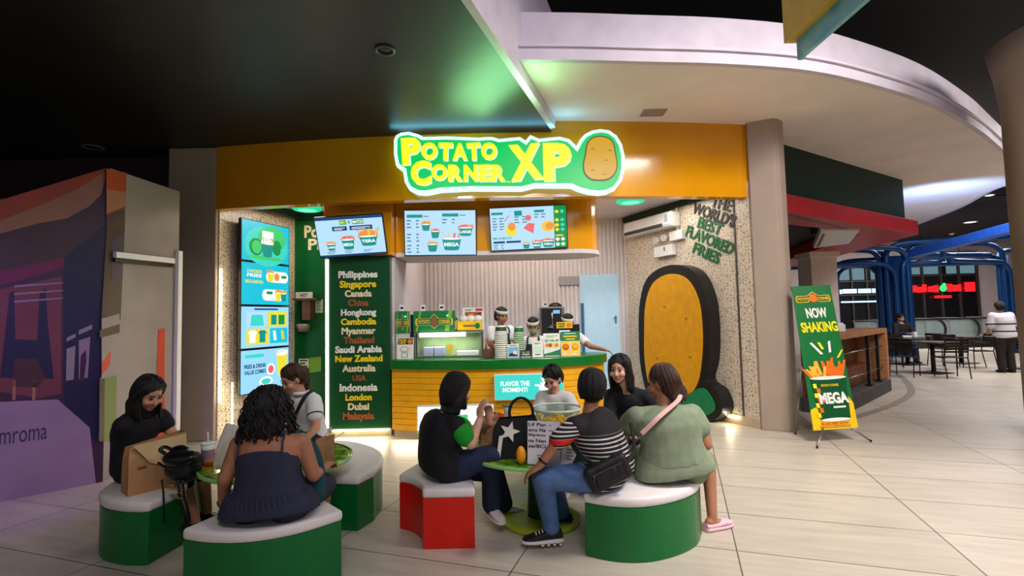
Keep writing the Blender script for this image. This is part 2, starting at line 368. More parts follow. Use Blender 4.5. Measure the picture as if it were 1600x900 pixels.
# pale blue back door
m = MB(); m.bx((1.24, 9.255, 0), (1.95, 9.285, 2.30)); d = m.build('door_1', M('pale_blue_door', (176, 216, 240), .35, noise=.02), bevel=.004); st(d)
m = MB(); m.bx((1.25, 9.22, 0.02), (1.30, 9.255, 1.78)); m.build('door_edge', M('door_blue', (40, 96, 140), .4), d)
m = MB(); m.cyl((1.88, 9.255, 1.5), (1.88, 9.22, 1.5), .012); m.box((1.865, 9.215, 1.5), (.07, .012, .014)); m.box((1.88, 9.25, 1.47), (.03, .012, .14)); m.build('door_handle', steel, d)
m = MB(); m.bx((.86, 9.255, 2.12), (1.23, 9.272, 2.28)); tag(m.build('wall_plate', M('grey_plate', (150, 148, 152), .5)), 'grey rectangular plate on the slatted back wall left of the pale blue door', 'plate')
# ---- right of the shop: dark green bulkhead, red canopy frame, dark ceiling within
gb = [(3.9, 7.45), (7.87, 10.0)]
m = MB(); m.prism([gb[0], gb[1], (7.95, 10.6), (3.9, 8.0)], 3.3, 4.125); st(m.build('wall_bulkhead', dgreen))
red = M('red_canopy', (172, 36, 44), .4, noise=.04, scale=3)
zc = 3.03
i0, i1, i2 = onz(1228, 350, zc), onz(1352, 363, zc), onz(1242, 412, zc)
m = MB(); fr = [(3.85, 7.3), (8.2, 10.1), (9.75, 17.5), (8.7, 17.5), (i1.x+.1, i1.y+.35), (i1.x-.15, i1.y), (i0.x-.4, i0.y-.2)]
m.prism(fr, zc, 3.31)
c1 = st(m.build('trim_canopy', red, bevel=.01))
m = MB(); gp = [onz(1228, 334, zc-.004), onz(1325, 358, zc-.004), onz(1327, 361, zc-.004), onz(1228, 337, zc-.004)]; m.prism([(p.x, p.y) for p in gp], zc-.004, zc+.01)
gp = [onz(1322, 359, zc-.004), onz(1290, 392, zc-.004), onz(1286, 392, zc-.004), onz(1317, 359, zc-.004)]; m.prism([(p.x, p.y) for p in gp], zc-.004, zc+.01)
m.build('shadow_groove', blackp, c1)
m = MB(); m.prism([(3.9, 8.05), (7.7, 10.45), (9.2, 17.3), (3.9, 17.3)], 3.32, 3.38); st(m.build('ceiling_restaurant', M('maroon_ceiling', (38, 24, 28), .7)))
m = MB(); m.bx((3.8, 16.5, 0), (8.4, 16.7, 3.4)); st(m.build('wall_restaurant', M('restaurant_wall', (120, 108, 100), .7)))
# round column at the right edge
m = MB(); m.lathe([(.78, 0), (.78, 3.9), (.82, 4.3), (.88, 4.62)], (6.56, 5.5, 0), 48, cap=True); st(m.build('column_right', M('column_paint', (138, 122, 104), .6, noise=.04, scale=2)))
m = MB(); fb = curve_pts([onz(x, y, 0) for x, y in ((1262, 668), (1335, 652), (1398, 631), (1424, 612), (1412, 592), (1392, 578))], 6); r1, r2 = [], []
for i, p in enumerate(fb): t = (fb[min(i+1, len(fb)-1)]-fb[max(i-1, 0)]).normalized(); n_ = Vector((-t.y, t.x, 0))*.06; r1.append(Vector((p.x, p.y, .004))+n_); r2.append(Vector((p.x, p.y, .004))-n_)
m.skin([m.ring(r1), m.ring(r2)], 0, False, False, False); st(m.build('trim_floor_border', M('floor_border', (150, 140, 130), .4)))
# ---- hoarding with a printed mural at the left
hp0, hp1, hp2 = Vector((-6.7, 2.55, 0)), Vector((-4.14, 5.16, 0)), Vector((-4.07, 6.15, 0))
ho = thing('hoarding', 'tall shop hoarding with dusk mural print and loose white sheeting beside the left pillar', 'hoarding', (-4.6, 5.0, 0))
FH = Frame(hp1, hp1-hp0, (0, 0, 1)); F2 = Frame(hp1, hp2-hp1, (0, 0, 1))
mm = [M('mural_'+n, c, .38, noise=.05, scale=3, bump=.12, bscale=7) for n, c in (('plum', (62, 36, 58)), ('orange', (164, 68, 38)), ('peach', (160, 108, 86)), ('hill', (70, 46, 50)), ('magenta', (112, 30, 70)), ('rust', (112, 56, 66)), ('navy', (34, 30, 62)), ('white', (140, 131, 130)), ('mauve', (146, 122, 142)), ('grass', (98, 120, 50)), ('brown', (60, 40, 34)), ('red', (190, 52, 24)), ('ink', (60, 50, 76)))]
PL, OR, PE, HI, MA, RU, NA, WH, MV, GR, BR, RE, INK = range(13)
def top_z(u): return 3.19 + .42*u/ .72 if u < 0 else 3.19
ul = -(hp1-hp0).length
m = MB(); m.fext(FH, [(ul, 0), (0, 0), (0, 3.19), (-.75, 2.76), (ul, 1.9)], -.06, 0, PL)
def mp(pts, d, mat): m.fpoly(FH, [FH.uv(x, y) for x, y in pts], d, mat)
mp([(-60, 334), (0, 313), (164, 263), (164, 280), (158, 304), (140, 322), (105, 341), (60, 349), (45, 353), (0, 365), (-60, 374)], .002, PE)
mp([(-60, 334), (0, 313), (164, 263), (164, 268), (120, 296), (60, 322), (0, 345), (-60, 356)], .003, OR)
mp([(-60, 374), (0, 365), (45, 353), (60, 349), (105, 341), (140, 322), (158, 304), (164, 282), (164, 352), (100, 402), (0, 424), (-60, 436)], .0022, HI)
mp([(-60, 440), (0, 424), (100, 402), (100, 418), (0, 446), (-60, 460)], .003, MA)
mp([(-60, 470), (0, 452), (96, 432), (96, 615), (60, 622), (0, 612), (-60, 620)], .003, RU)
mp([(100, 402), (150, 362), (164, 352), (164, 640), (150, 690), (100, 660)], .0025, NA)
mp([(0, 590), (15, 458), (22, 455), (24, 530), (58, 532), (62, 458), (72, 450), (74, 500), (84, 592)], .0045, NA)
mp([(22, 560), (58, 560), (70, 588), (60, 605), (20, 604)], .005, HI)
for sx in (20, 51): mp([(sx, 594), (sx+5, 594), (sx+4, 625), (sx-1, 625)], .005, PE)
for k in range(3): mp([(22, 446+k*12), (98, 441+k*12), (98, 443+k*12), (22, 449+k*12)], .006, MV)
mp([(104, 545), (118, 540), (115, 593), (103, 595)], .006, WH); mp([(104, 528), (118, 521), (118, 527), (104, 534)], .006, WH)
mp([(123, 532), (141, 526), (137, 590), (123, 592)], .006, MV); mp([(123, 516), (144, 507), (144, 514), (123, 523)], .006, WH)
mp([(126, 556), (134, 546), (135, 562), (131, 594), (124, 596)], .008, PL)
mp([(-60, 640), (0, 628), (90, 624), (140, 668), (150, 757), (0, 785), (-60, 796)], .0035, MV)
u_, v_ = FH.uv(32, 680); m.ftext(FH, 'tmroma', u_, v_, .36, .13, .006, 0, INK)
m.build('mural_sheet', mm, ho)
m = MB()
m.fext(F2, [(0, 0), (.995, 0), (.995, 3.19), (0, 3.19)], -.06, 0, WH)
def mq(pts, d, mat): m.fpoly(F2, [F2.uv(x, y) for x, y in pts], d, mat)
mq([(166, 264), (197, 270), (197, 304), (166, 300)], .002, OR); mq([(166, 296), (196, 300), (196, 326), (166, 336)], .003, PE)
mq([(166, 334), (195, 322), (195, 350), (166, 362)], .003, HI); mq([(166, 362), (195, 350), (188, 500), (158, 500)], .003, BR)
mq([(174, 376), (193, 362), (190, 440), (174, 440)], .005, INK)
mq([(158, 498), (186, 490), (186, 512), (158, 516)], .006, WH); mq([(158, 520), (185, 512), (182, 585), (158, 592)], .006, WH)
mq([(155, 516), (186, 506), (186, 520), (155, 528)], .007, BR); mq([(158, 568), (172, 548), (171, 570), (158, 585)], .008, RE)
mq([(158, 592), (182, 586), (180, 690), (156, 690)], .004, GR); mq([(155, 590), (163, 588), (162, 690), (154, 690)], .005, BR)
mq([(247, 515), (257, 512), (256, 720), (240, 720)], .004, RE)
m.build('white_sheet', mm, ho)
m = MB(); q0 = F2.uv(263, 700); m.fext(F2, [(.93, 0), (1.0, 0), (1.0, 2.45), (.93, 2.45)], .0, .05); m.build('frame_post', whitep, ho, bevel=.006)
b0, b1 = F2.uv(176, 398), F2.uv(268, 408); m = MB(); m.fext(F2, [(b0[0], b0[1]-.03), (b1[0], b1[1]-.03), (b1[0], b1[1]+.03), (b0[0], b0[1]+.03)], .0, .045); m.build('crossbar', whitep, ho)
m = MB(); m.fext(F2, [(b0[0], b0[1]-.075), (b1[0], b1[1]-.075), (b1[0], b1[1]-.031), (b0[0], b0[1]-.031)], .0, .03); m.build('crossbar_gasket', blackp, ho)
# ================================================================== THE SHOP FRONT
def pxpoly(fr, pts, k=None): return [fr.uv(x, y) for x, y in pts]
def inset(pts, d):
    out = []; n = len(pts)
    ar = sum(pts[i][0]*pts[(i+1) % n][1]-pts[(i+1) % n][0]*pts[i][1] for i in range(n))
    for i in range(n):
        a, b, c = [Vector(pts[(i+k-1) % n]) for k in range(3)]
        t1, t2 = (b-a).normalized(), (c-b).normalized(); n1, n2 = Vector((-t1.y, t1.x)), Vector((-t2.y, t2.x))
        nn = n1+n2; nn = nn/max(.4, nn.dot(n1)+.0) if nn.length > .2 else n1
        out.append(tuple(b + nn*(d if ar > 0 else -d)))
    return out
# ---- the big lit sign on the fascia
FS = Frame((0, 6.34, 3.5), (1, 0, 0), (0, 0, 1))
c7 = lambda pts: [(590+x/3.902, 190+y/3.902) for x, y in pts]
sg = thing('shop_sign', 'large lit green and yellow shop name sign with pale blue edge on the yellow fascia', 'sign', (0, 6.4, 3.15))
ol = [(100, 110), (112, 84), (140, 68), (190, 62), (250, 78), (278, 94), (420, 90), (620, 98), (660, 94), (700, 94), (740, 106), (868, 94), (902, 116), (930, 82), (985, 105), (1110, 92), (1170, 108), (1212, 150),
      (1232, 112), (1262, 78), (1310, 54), (1360, 46), (1412, 54), (1458, 86), (1490, 140), (1506, 210), (1506, 290), (1488, 362), (1450, 412), (1400, 436), (1350, 442), (1290, 436), (1230, 420), (1180, 398), (960, 396), (905, 410), (880, 416), (560, 415), (380, 424), (330, 436), (290, 442), (240, 438), (190, 412), (166, 370), (155, 300), (112, 268), (100, 200)]
pts = pxpoly(FS, c7(ol))
m = MB(); m.fext(FS, pts, -.1, .0); m.build('sign_box', EM('sign_edge', (186, 236, 255), 1.5), sg)
m = MB(); m.fext(FS, inset(pts, .045), .0, .012); m.build('sign_face', EM('sign_green', (4, 196, 92), 1.0), sg)
def letters(m, fr, lst, d, ext, mat=0, fat=.03, conv=c7):
    for ch, x0, y0, x1, y1, rot in lst:
        (a, b), (c, e) = pxpoly(fr, conv([(x0, y1), (x1, y0)])); m.ftext(fr, ch, (a+c)/2, (b+e)/2, abs(c-a), abs(e-b), d, ext, mat, fat, rot)
L1 = [('P', 150, 100, 265, 265, 3), ('O', 268, 130, 365, 236, 0), ('T', 373, 132, 458, 240, -2), ('A', 458, 134, 546, 240, 0), ('T', 546, 132, 628, 240, 2), ('O', 632, 130, 727, 236, 0),
      ('C', 205, 240, 327, 392, 0), ('O', 330, 262, 426, 362, 0), ('R', 432, 265, 520, 367, 0), ('N', 526, 265, 610, 367, 0), ('E', 618, 265, 692, 367, 0), ('R', 696, 265, 778, 367, 0), ('X', 805, 138, 1000, 362, 4), ('P', 1012, 132, 1176, 366, 0)]
m = MB(); letters(m, FS, [(a, b+5, c+6, d+5, e+6, f) for a, b, c, d, e, f in L1], .0125, .006, 0, .065); m.build('letter_shadow', EM('sign_white', (206, 250, 225), 1.0), sg)
m = MB(); letters(m, FS, L1, .02, .012, 0, .055)
(a, b), (c, e) = pxpoly(FS, c7([(786, 376), (808, 364)])); m.ftext(FS, 'TM', (a+c)/2, (b+e)/2, .04, .02, .02, .002, 0, .02)
m.build('lettering', EM('sign_yellow', (252, 238, 40), 1.05), sg)
po = [(1262, 200), (1272, 140), (1300, 104), (1352, 90), (1408, 102), (1440, 140), (1452, 200), (1462, 262), (1448, 320), (1408, 356), (1352, 364), (1296, 356), (1258, 318), (1250, 262)]
po = [tuple(p.xy) for p in smooth_loop([Vector((x, y, 0)) for x, y in po], 4)]
m = MB(); m.fext(FS, pxpoly(FS, c7(po)), .012, .024); m.fext(FS, inset(pxpoly(FS, c7(po)), .016), .024, .030, 1)
for x, y in ((1310, 170), (1390, 240), (1310, 300), (1380, 325), (1415, 180)): (a, b), = pxpoly(FS, c7([(x, y)])); m.fell(FS, a, b, .025, .008, .031, 2)
m.build('potato_emblem', [EM('sign_brown', (92, 60, 6), .8), EM('sign_potato', (216, 164, 0), .85), EM('sign_dimple', (160, 112, 8), .8)], sg)
lamp('sign_light', 'AREA', (-.35, 5.95, 3.62), 38, (.34, 1, .42), 2.2, .5, (-.95, 5.6, 4.9))
lamp('sign_light', 'AREA', (-.3, 6.30, 3.92), 3.5, (.15, .7, 1), 2.4, .08, (-.3, 6.1, 4.9))
# ---- yellow header box that carries the menu screens
hd = thing('menu_header', 'long glossy yellow header box above the counter with white underside lip', 'header', (-.6, 7.2, 2.43))
arcp = [(.88+.4*math.sin(R(a)), 7.45-.4*math.cos(R(a))) for a in range(0, 181, 15)]
fp = [(-1.62, 7.05)] + arcp + [(-1.62, 7.85)]
m = MB(); m.prism(fp, 2.49, 3.335); m.build('fascia_box', yellow, hd, bevel=.006)
m = MB(); m.prism([(-2.56, 6.86), (-1.625, 6.86), (-1.625, 7.85), (-2.56, 7.85)], 2.44, 3.335); tag(m.build('menu_header', yellow, bevel=.006), 'shorter yellow header box above the green country column', 'header', None)
m = MB(); m.prism([(x+(.02 if x > .9 else 0), y-.01 if y < 7.4 else y) for x, y in fp], 2.43, 2.49); m.build('lip', white, hd, bevel=.004)
# ---- country column
co = thing('country_column', 'tall dark green column listing countries left of the counter', 'column', (-2.07, 6.95, 0))
m = MB(); m.bx((-2.50, 6.90, .1), (-1.67, 7.02, 2.435)); m.build('board', M('column_green', (6, 70, 34), .28, noise=.04), co, bevel=.004)
m = MB(); m.bx((-2.48, 6.91, 0), (-1.67, 7.0, .1)); m.build('plinth', M('plinth_beige', (196, 180, 150), .4), co)
FC = Frame((-2.5, 6.90, 0), (1, 0, 0), (0, 0, 1))
cm = [M('letter_'+n, c, .5) for n, c in (('white', (236, 232, 224)), ('yellow', (240, 208, 20)), ('cream', (232, 216, 178)), ('rust', (158, 84, 46)))]
for i, (t_, x0, x1, y) in enumerate([('Philippines', 529, 590, 431), ('Singapore', 531, 588, 446), ('Canada', 539, 581, 459), ('China', 544, 576, 473.5), ('Hongkong', 533, 588, 490), ('Cambodia', 533, 588, 503), ('Myanmar', 534, 587, 519), ('Thailand', 537, 585, 532), ('Saudi Arabia', 524, 597, 546.5), ('New Zealand', 524, 598, 561), ('Australia', 535, 587, 576), ('USA', 551, 572, 591), ('Indonesia', 531, 590, 606), ('London', 540, 581, 621), ('Dubai', 544, 577, 635.5), ('Malaysia', 536, 585, 652)]):
    vs, fs, bw, bh = text_geo(t_, True, .04, 1.02); (a, b), (c, e) = FC.uv(x0, y), FC.uv(x1, y); k = (c-a)/bw
    m = MB(); m.ftext(FC, t_, (a+c)/2, b, c-a, bh*k*1.02, .001, .008, 0, .04, 0, 1.02); m.build('country_name', cm[i % 4], co)
# ---- warm light strips
def strip(lbl, p, q, wdt=.022, pw=0, mat=led):
    m = MB(); m.tube([p, q], wdt, 8); tag(m.build('light_strip', mat, smooth=True), lbl, 'light strip')
strip('vertical warm white light strip on the left edge of the green country column', (-2.53, 6.90, .12), (-2.53, 6.90, 2.40), .022)
strip('horizontal warm light strip at the foot of the green country column', (-2.45, 6.885, .085), (-1.70, 6.885, .085), .012)
strip('tall warm light strip behind the left pillar edge', (-3.955, 6.86, .5), (-3.955, 6.86, 2.3), .012)
strip('short warm light strip low beside the left wall screens', (-3.84, 6.95, .05), (-3.84, 6.95, .75), .012)
p, q = FRW.p(1.9, .10, .04), FRW.p(2.45, .10, .04); strip('warm light strip glowing at the foot of the speckled right wall', p, q, .016)
lamp('strip_light', 'AREA', (-2.60, 6.84, 1.25), 10, (1, .82, .5), .05, 2.2, (-3.4, 6.2, 1.2))
lamp('strip_light', 'AREA', (-2.1, 6.84, .12), 5, (1, .85, .55), .75, .03, (-2.1, 6.3, 0))
lamp('strip_light', 'AREA', (FRW.p(2.1, .12, .1)), 4, (1, .85, .55), .6, .03, FRW.p(2.1, 0, .5))
# ---- screens
SC = [EM('sky', (182, 222, 250), .95), EM('teal', (10, 150, 140), .9), EM('fries', (236, 150, 60), .95), EM('white', (246, 250, 252), 1.0), EM('navy', (24, 70, 120), .8), EM('green', (8, 150, 70), .9), EM('cyan', (20, 190, 214), 1.0),
      EM('pink', (240, 110, 110), .9), EM('lemon', (236, 222, 60), .95), EM('grey', (110, 130, 150), .8), EM('aqua', (60, 214, 200), .95), EM('gold', (250, 196, 70), .95), EM('paleblue', (150, 214, 250), 1.0), EM('leaf', (60, 200, 110), 1.0)]
SKY, TEAL, FRI, WHI, NAVY, GRN, CYA, PNK, LEM, GRY, AQU, GLD, PBL, LEAF = range(14)
def cup(m, fr, x, y, w_, h, label=None, d=.004, body=TEAL, top=FRI, heap=.7):
    rnd = random.Random(int(x*991)+int(y*77))
    m.fell(fr, x, y+h*.55, w_*.56, h*heap*.55, d, top, seg=16)
    for k in range(9):
        a = rnd.uniform(-.55, .55); L_ = h*heap*rnd.uniform(.55, .8); bx_ = x+a*w_*.85
        m.fpoly(fr, [(bx_-w_*.03, y+h*.45), (bx_+w_*.03, y+h*.45), (bx_+w_*.03+a*L_*.6, y+h*.45+L_), (bx_-w_*.03+a*L_*.6, y+h*.45+L_)], d+.0004*(k % 4+1), (top, GLD, PNK if top != FRI else FRI)[k % 3])
    m.fpoly(fr, [(x-w_*.38, y-h*.5), (x+w_*.38, y-h*.5), (x+w_*.5, y+h*.5), (x-w_*.5, y+h*.5)], d+.003, body)
    m.fell(fr, x, y-h*.5, w_*.38, h*.1, d+.0028, body, seg=14); m.fell(fr, x, y+h*.5, w_*.5, h*.09, d+.0034, WHI, seg=14)
    if label: m.ftext(fr, label, x, y-.03*h, w_*.78, h*.36, d+.004, 0, WHI, .04)
def bars(m, fr, x, y, w_, n, step, d=.003, mat=GRY, hh=.4):
    for k in range(n): m.frect(fr, x, y-k*step, x+w_*(1-.25*(k % 3 == 1)), y-k*step+step*hh, d, mat)
def tv(lbl, fr, wd, ht, paint, group=None, th=.055):
    t = thing('television', lbl, 'screen', fr.p(wd/2, 0, -th/2), group)
    m = MB(); m.fext(fr, [(0, 0), (wd, 0), (wd, ht), (0, ht)], -th, 0); m.build('bezel', blackp, t, bevel=.004)
    m = MB(); b = .012; f2 = Frame(fr.p(b, b, .001), fr.u, fr.v); paint(m, f2, wd-2*b, ht-2*b); m.build('screen', SC, t)
    return t
def fr3(tl, tr, bl, Yt, Yb):
    a, b, c = at(*tl, Yt), at(*tr, Yt), at(*bl, Yb); f = Frame(c, b-a, a-c); return f, (b-a).length, (a-c).length
def paint1(m, f, w_, h):
    m.frect(f, 0, 0, w_, h, 0, SKY); m.frect(f, 0, h*.93, w_, h, .002, NAVY); m.frect(f, 0, 0, w_, h*.05, .002, NAVY)
    m.frect(f, w_*.55, h*.8, w_*.72, h*.91, .002, GRN); m.frect(f, w_*.36, h*.8, w_*.46, h*.91, .002, GRN)
    m.ftext(f, 'MIX', w_*.41, h*.855, w_*.08, h*.075, .004, 0, LEM, .03); m.ftext(f, '&', w_*.505, h*.855, w_*.04, h*.075, .004, 0, GRN, .03); m.ftext(f, 'MATCH', w_*.635, h*.855, w_*.15, h*.075, .004, 0, WHI, .03)
    for x0, x1 in ((.24, .46), (.5, .84)): m.frect(f, w_*x0, h*.65, w_*x1, h*.76, .002, NAVY); bars(m, f, w_*(x0+.03), h*.71, w_*(x1-x0-.06), 2, h*.035, .004, WHI)
    cup(m, f, w_*.19, h*.25, w_*.13, h*.15, 'LARGE'); cup(m, f, w_*.45, h*.30, w_*.19, h*.23, 'MEGA', top=PNK); cup(m, f, w_*.76, h*.36, w_*.27, h*.22, 'TERA', heap=1.3)
    for x in (.12, .38, .66): bars(m, f, w_*x, h*.12, w_*.13, 2, h*.04)
def paint2(m, f, w_, h):
    m.frect(f, 0, 0, w_, h, 0, SKY)
    m.frect(f, w_*.03, h*.84, w_*.25, h*.91, .002, TEAL); m.frect(f, w_*.53, h*.86, w_*.76, h*.93, .002, TEAL); bars(m, f, w_*.26, h*.86, w_*.08, 1, h*.05); bars(m, f, w_*.78, h*.88, w_*.08, 1, h*.05)
    for y in (.76, .45, .2): bars(m, f, w_*.03, h*y, w_*.06, 3, h*.075); bars(m, f, w_*.16, h*y, w_*.04, 3, h*.075)
    bars(m, f, w_*.53, h*.78, w_*.07, 2, h*.07); bars(m, f, w_*.67, h*.78, w_*.04, 2, h*.07)
    cup(m, f, w_*.30, h*.62, w_*.12, h*.13, None, heap=1.1); cup(m, f, w_*.43, h*.46, w_*.12, h*.14, None, top=PNK); cup(m, f, w_*.39, h*.16, w_*.14, h*.15, None)
    cup(m, f, w_*.86, h*.52, w_*.2, h*.17, 'LARGE', top=PNK); cup(m, f, w_*.66, h*.24, w_*.27, h*.24, 'MEGA', top=SKY, heap=.9)
def paint3(m, f, w_, h):
    m.frect(f, 0, 0, w_, h, 0, SKY); m.frect(f, w_*.835, 0, w_, h, .002, GRN)
    m.frect(f, w_*.02, h*.84, w_*.17, h*.9, .002, TEAL); m.frect(f, w_*.32, h*.8, w_*.42, h*.92, .002, TEAL); m.frect(f, w_*.58, h*.86, w_*.71, h*.92, .002, TEAL)
    for x, y, n in ((.03, .74, 5), (.12, .74, 5), (.32, .76, 3), (.42, .76, 3), (.58, .8, 2), (.67, .8, 2)): bars(m, f, w_*x, h*y, w_*.06, n, h*.065)
    m.fell(f, w_*.27, h*.46, w_*.075, h*.13, .002, LEM); m.fell(f, w_*.28, h*.55, w_*.05, h*.1, .003, FRI); m.fell(f, w_*.5, h*.74, w_*.04, h*.07, .003, PNK)
    m.fpoly(f, [(w_*.43, h*.5), (w_*.56, h*.36), (w_*.58, h*.6), (w_*.5, h*.62)], .003, PNK); m.fell(f, w_*.76, h*.52, w_*.09, h*.13, .003, GLD); m.fell(f, w_*.78, h*.53, w_*.06, h*.08, .0035, FRI)
    m.fpoly(f, [(w_*.18, h*.68), (w_*.25, h*.83), (w_*.26, h*.82), (w_*.19, h*.67)], .004, PNK)
    m.ftext(f, 'MIX & MATCH', w_*.15, h*.28, w_*.24, h*.05, .004, 0, TEAL, .03)
    for x0, x1 in ((.03, .18), (.2, .39)): m.frect(f, w_*x0, h*.16, w_*x1, h*.21, .002, NAVY)
    for k in range(3): bars(m, f, w_*.03, h*.11, w_*.06, 3, h*.045); bars(m, f, w_*.13, h*.11, w_*.03, 3, h*.045)
    cup(m, f, w_*.46, h*.07, w_*.09, h*.1); cup(m, f, w_*.6, h*.08, w_*.12, h*.13, 'MEGA', top=PNK); cup(m, f, w_*.75, h*.1, w_*.16, h*.14, 'TERA', top=PNK)
    for y in (.86, .66, .54, .43, .2, .08):
        for x in (.875, .945): m.fell(f, w_*x, h*y, w_*.025, h*.04, .004, WHI if y < .4 else (LEM if x < .9 else AQU))
    m.frect(f, w_*.85, h*.27, w_*.95, h*.31, .004, GLD)
f_, wd, ht = fr3((492, 340), (600, 333), (500, 404), 6.58, 6.76); tv('leftmost menu screen above the counter, tilted down, three cups of fries', f_, wd, ht, paint1, 'menu screens on the yellow header')
f_, wd, ht = fr3((630, 328), (743.5, 327), (632, 400), 6.93, 7.0); tv('middle menu screen on the yellow header showing five cups', f_, wd, ht, paint2, 'menu screens on the yellow header')
f_, wd, ht = fr3((763, 325), (885, 319), (767, 393), 6.91, 7.0); tv('rightmost menu screen on the yellow header with green price column', f_, wd, ht, paint3, 'menu screens on the yellow header')
# column of four screens on the left wall
dL = (Lw[1]-Lw[0]).normalized(); nL = Vector((dL.y, -dL.x, 0)); FL = Frame(Lw[0]+nL*.17, dL, (0, 0, 1))
u0, u1 = FL.uv(376, 440)[0], FL.uv(452, 440)[0]; vz = [FL.uv(376, y)[1] for y in (339, 406.5, 477, 547, 619)]
def pl1(m, f, w_, h):
    m.frect(f, 0, 0, w_, h, 0, CYA); m.fell(f, w_*.5, h*.4, w_*.46, h*.52, .002, AQU); m.fell(f, w_*.62, h*.62, w_*.3, h*.33, .003, LEAF)
    m.fell(f, w_*.28, h*.36, w_*.14, h*.22, .004, GRN); m.fell(f, w_*.29, h*.36, w_*.1, h*.17, .005, LEAF); m.fell(f, w_*.72, h*.4, w_*.1, h*.2, .004, GRN)
    m.frect(f, w_*.40, h*.62, w_*.64, h*.8, .006, WHI); cup(m, f, w_*.51, h*.32, w_*.24, h*.32, None, body=TEAL, top=WHI, d=.006); m.fell(f, w_*.5, h*.1, w_*.4, h*.05, .006, LEAF); m.frect(f, w_*.8, h*.12, w_*.88, h*.4, .006, AQU)
def pl2(m, f, w_, h):
    m.frect(f, 0, 0, w_, h, 0, CYA)
    for y, t_, mt in ((.80, 'CHICKEN', LEM), (.7, 'FRIES', WHI), (.55, 'MEGA BARKADA', LEM)): m.ftext(f, t_, w_*.25, h*y, w_*(.3 if len(t_) < 9 else .36), h*.08, .004, 0, mt, .03)
    for cy, x0, x1 in ((.7, .5, .97), (.24, .42, .93)): m.frect(f, w_*(x0+.06), h*(cy-.14), w_*(x1-.06), h*(cy+.14), .002, WHI); m.fell(f, w_*(x0+.07), h*cy, w_*.08, h*.14, .002, WHI); m.fell(f, w_*(x1-.07), h*cy, w_*.08, h*.14, .002, WHI)
    cup(m, f, w_*.58, h*.68, w_*.14, h*.2, None, body=LEM, d=.004); m.fell(f, w_*.72, h*.7, w_*.06, h*.1, .005, FRI); m.frect(f, w_*.82, h*.68, w_*.94, h*.75, .004, GRN); m.frect(f, w_*.5, h*.26, w_*.63, h*.33, .004, GRN)
    cup(m, f, w_*.75, h*.2, w_*.13, h*.2, None, body=LEM, d=.004); cup(m, f, w_*.87, h*.2, w_*.13, h*.18, None, d=.004)
def pl3(m, f, w_, h):
    m.frect(f, 0, 0, w_, h, 0, PBL); m.frect(f, w_*.1, h*.5, w_*.5, h*.88, .002, SKY); m.frect(f, w_*.53, h*.5, w_*.95, h*.88, .002, LEM); m.frect(f, w_*.1, h*.08, w_*.55, h*.46, .002, LEM); m.frect(f, w_*.58, h*.08, w_*.97, h*.46, .002, CYA)
    m.fpoly(f, [(w_*.17, h*.53), (w_*.45, h*.53), (w_*.42, h*.8), (w_*.2, h*.8)], .004, AQU); m.frect(f, w_*.6, h*.55, w_*.72, h*.8, .004, TEAL); m.frect(f, w_*.76, h*.55, w_*.9, h*.8, .004, GRN)
    for x, mt in ((.22, WHI), (.42, TEAL)): m.fpoly(f, [(w_*(x-.06), h*.12), (w_*(x+.06), h*.12), (w_*(x+.06), h*.34), (w_*(x+.1), h*.34), (w_*(x+.05), h*.42), (w_*(x-.05), h*.42), (w_*(x-.1), h*.34), (w_*(x-.06), h*.34)], .004, mt)
    m.fpoly(f, [(w_*.66, h*.15), (w_*.72, h*.15), (w_*.7, h*.4), (w_*.64, h*.4)], .004, WHI); m.fpoly(f, [(w_*.84, h*.15), (w_*.9, h*.18), (w_*.87, h*.4), (w_*.82, h*.4)], .004, GLD)
    bars(m, f, w_*.25, h*.92, w_*.5, 1, h*.1, .004, NAVY)
def pl4(m, f, w_, h):
    m.frect(f, 0, 0, w_, h, 0, PBL); m.frect(f, w_*.05, h*.1, w_*.65, h*.95, .002, CYA) if False else None
    m.frect(f, w_*.08, h*.82, w_*.45, h*.9, .003, AQU); m.ftext(f, 'FRIES & DRINK', w_*.28, h*.62, w_*.44, h*.1, .004, 0, NAVY, .04); m.ftext(f, 'VALUE COMBO', w_*.28, h*.48, w_*.44, h*.1, .004, 0, NAVY, .04)
    cup(m, f, w_*.84, h*.6, w_*.24, h*.5, None, body=LEM, top=WHI, heap=.3); m.fell(f, w_*.6, h*.5, w_*.09, h*.14, .004, WHI); m.fell(f, w_*.6, h*.5, w_*.06, h*.1, .005, PNK); m.fell(f, w_*.5, h*.22, w_*.14, h*.12, .004, WHI); m.fell(f, w_*.5, h*.22, w_*.1, h*.07, .005, AQU)
for k, (pf, lb) in enumerate(((pl1, 'topmost wall screen on the speckled left wall, teal with one cup'), (pl2, 'second wall screen from the top on the speckled left wall, white price bubbles'), (pl3, 'third wall screen from the top on the speckled left wall, shirts and caps'), (pl4, 'lowest wall screen on the speckled left wall, fries and drink offer'))):
    tv(lb, Frame(FL.p(u0, vz[k+1]+.004), FL.u, FL.v), u1-u0, vz[k]-vz[k+1]-.008, pf, 'screens stacked on the left wall', .05)
m = MB(); m.fext(FL, [(u0+.1, vz[4]+.1), (u1-.1, vz[4]+.1), (u1-.1, vz[0]-.05), (u0+.1, vz[0]-.05)], -.165, -.052); tag(m.build('screen_mount', blackp), 'black wall mount behind the column of four left wall screens', 'mount')
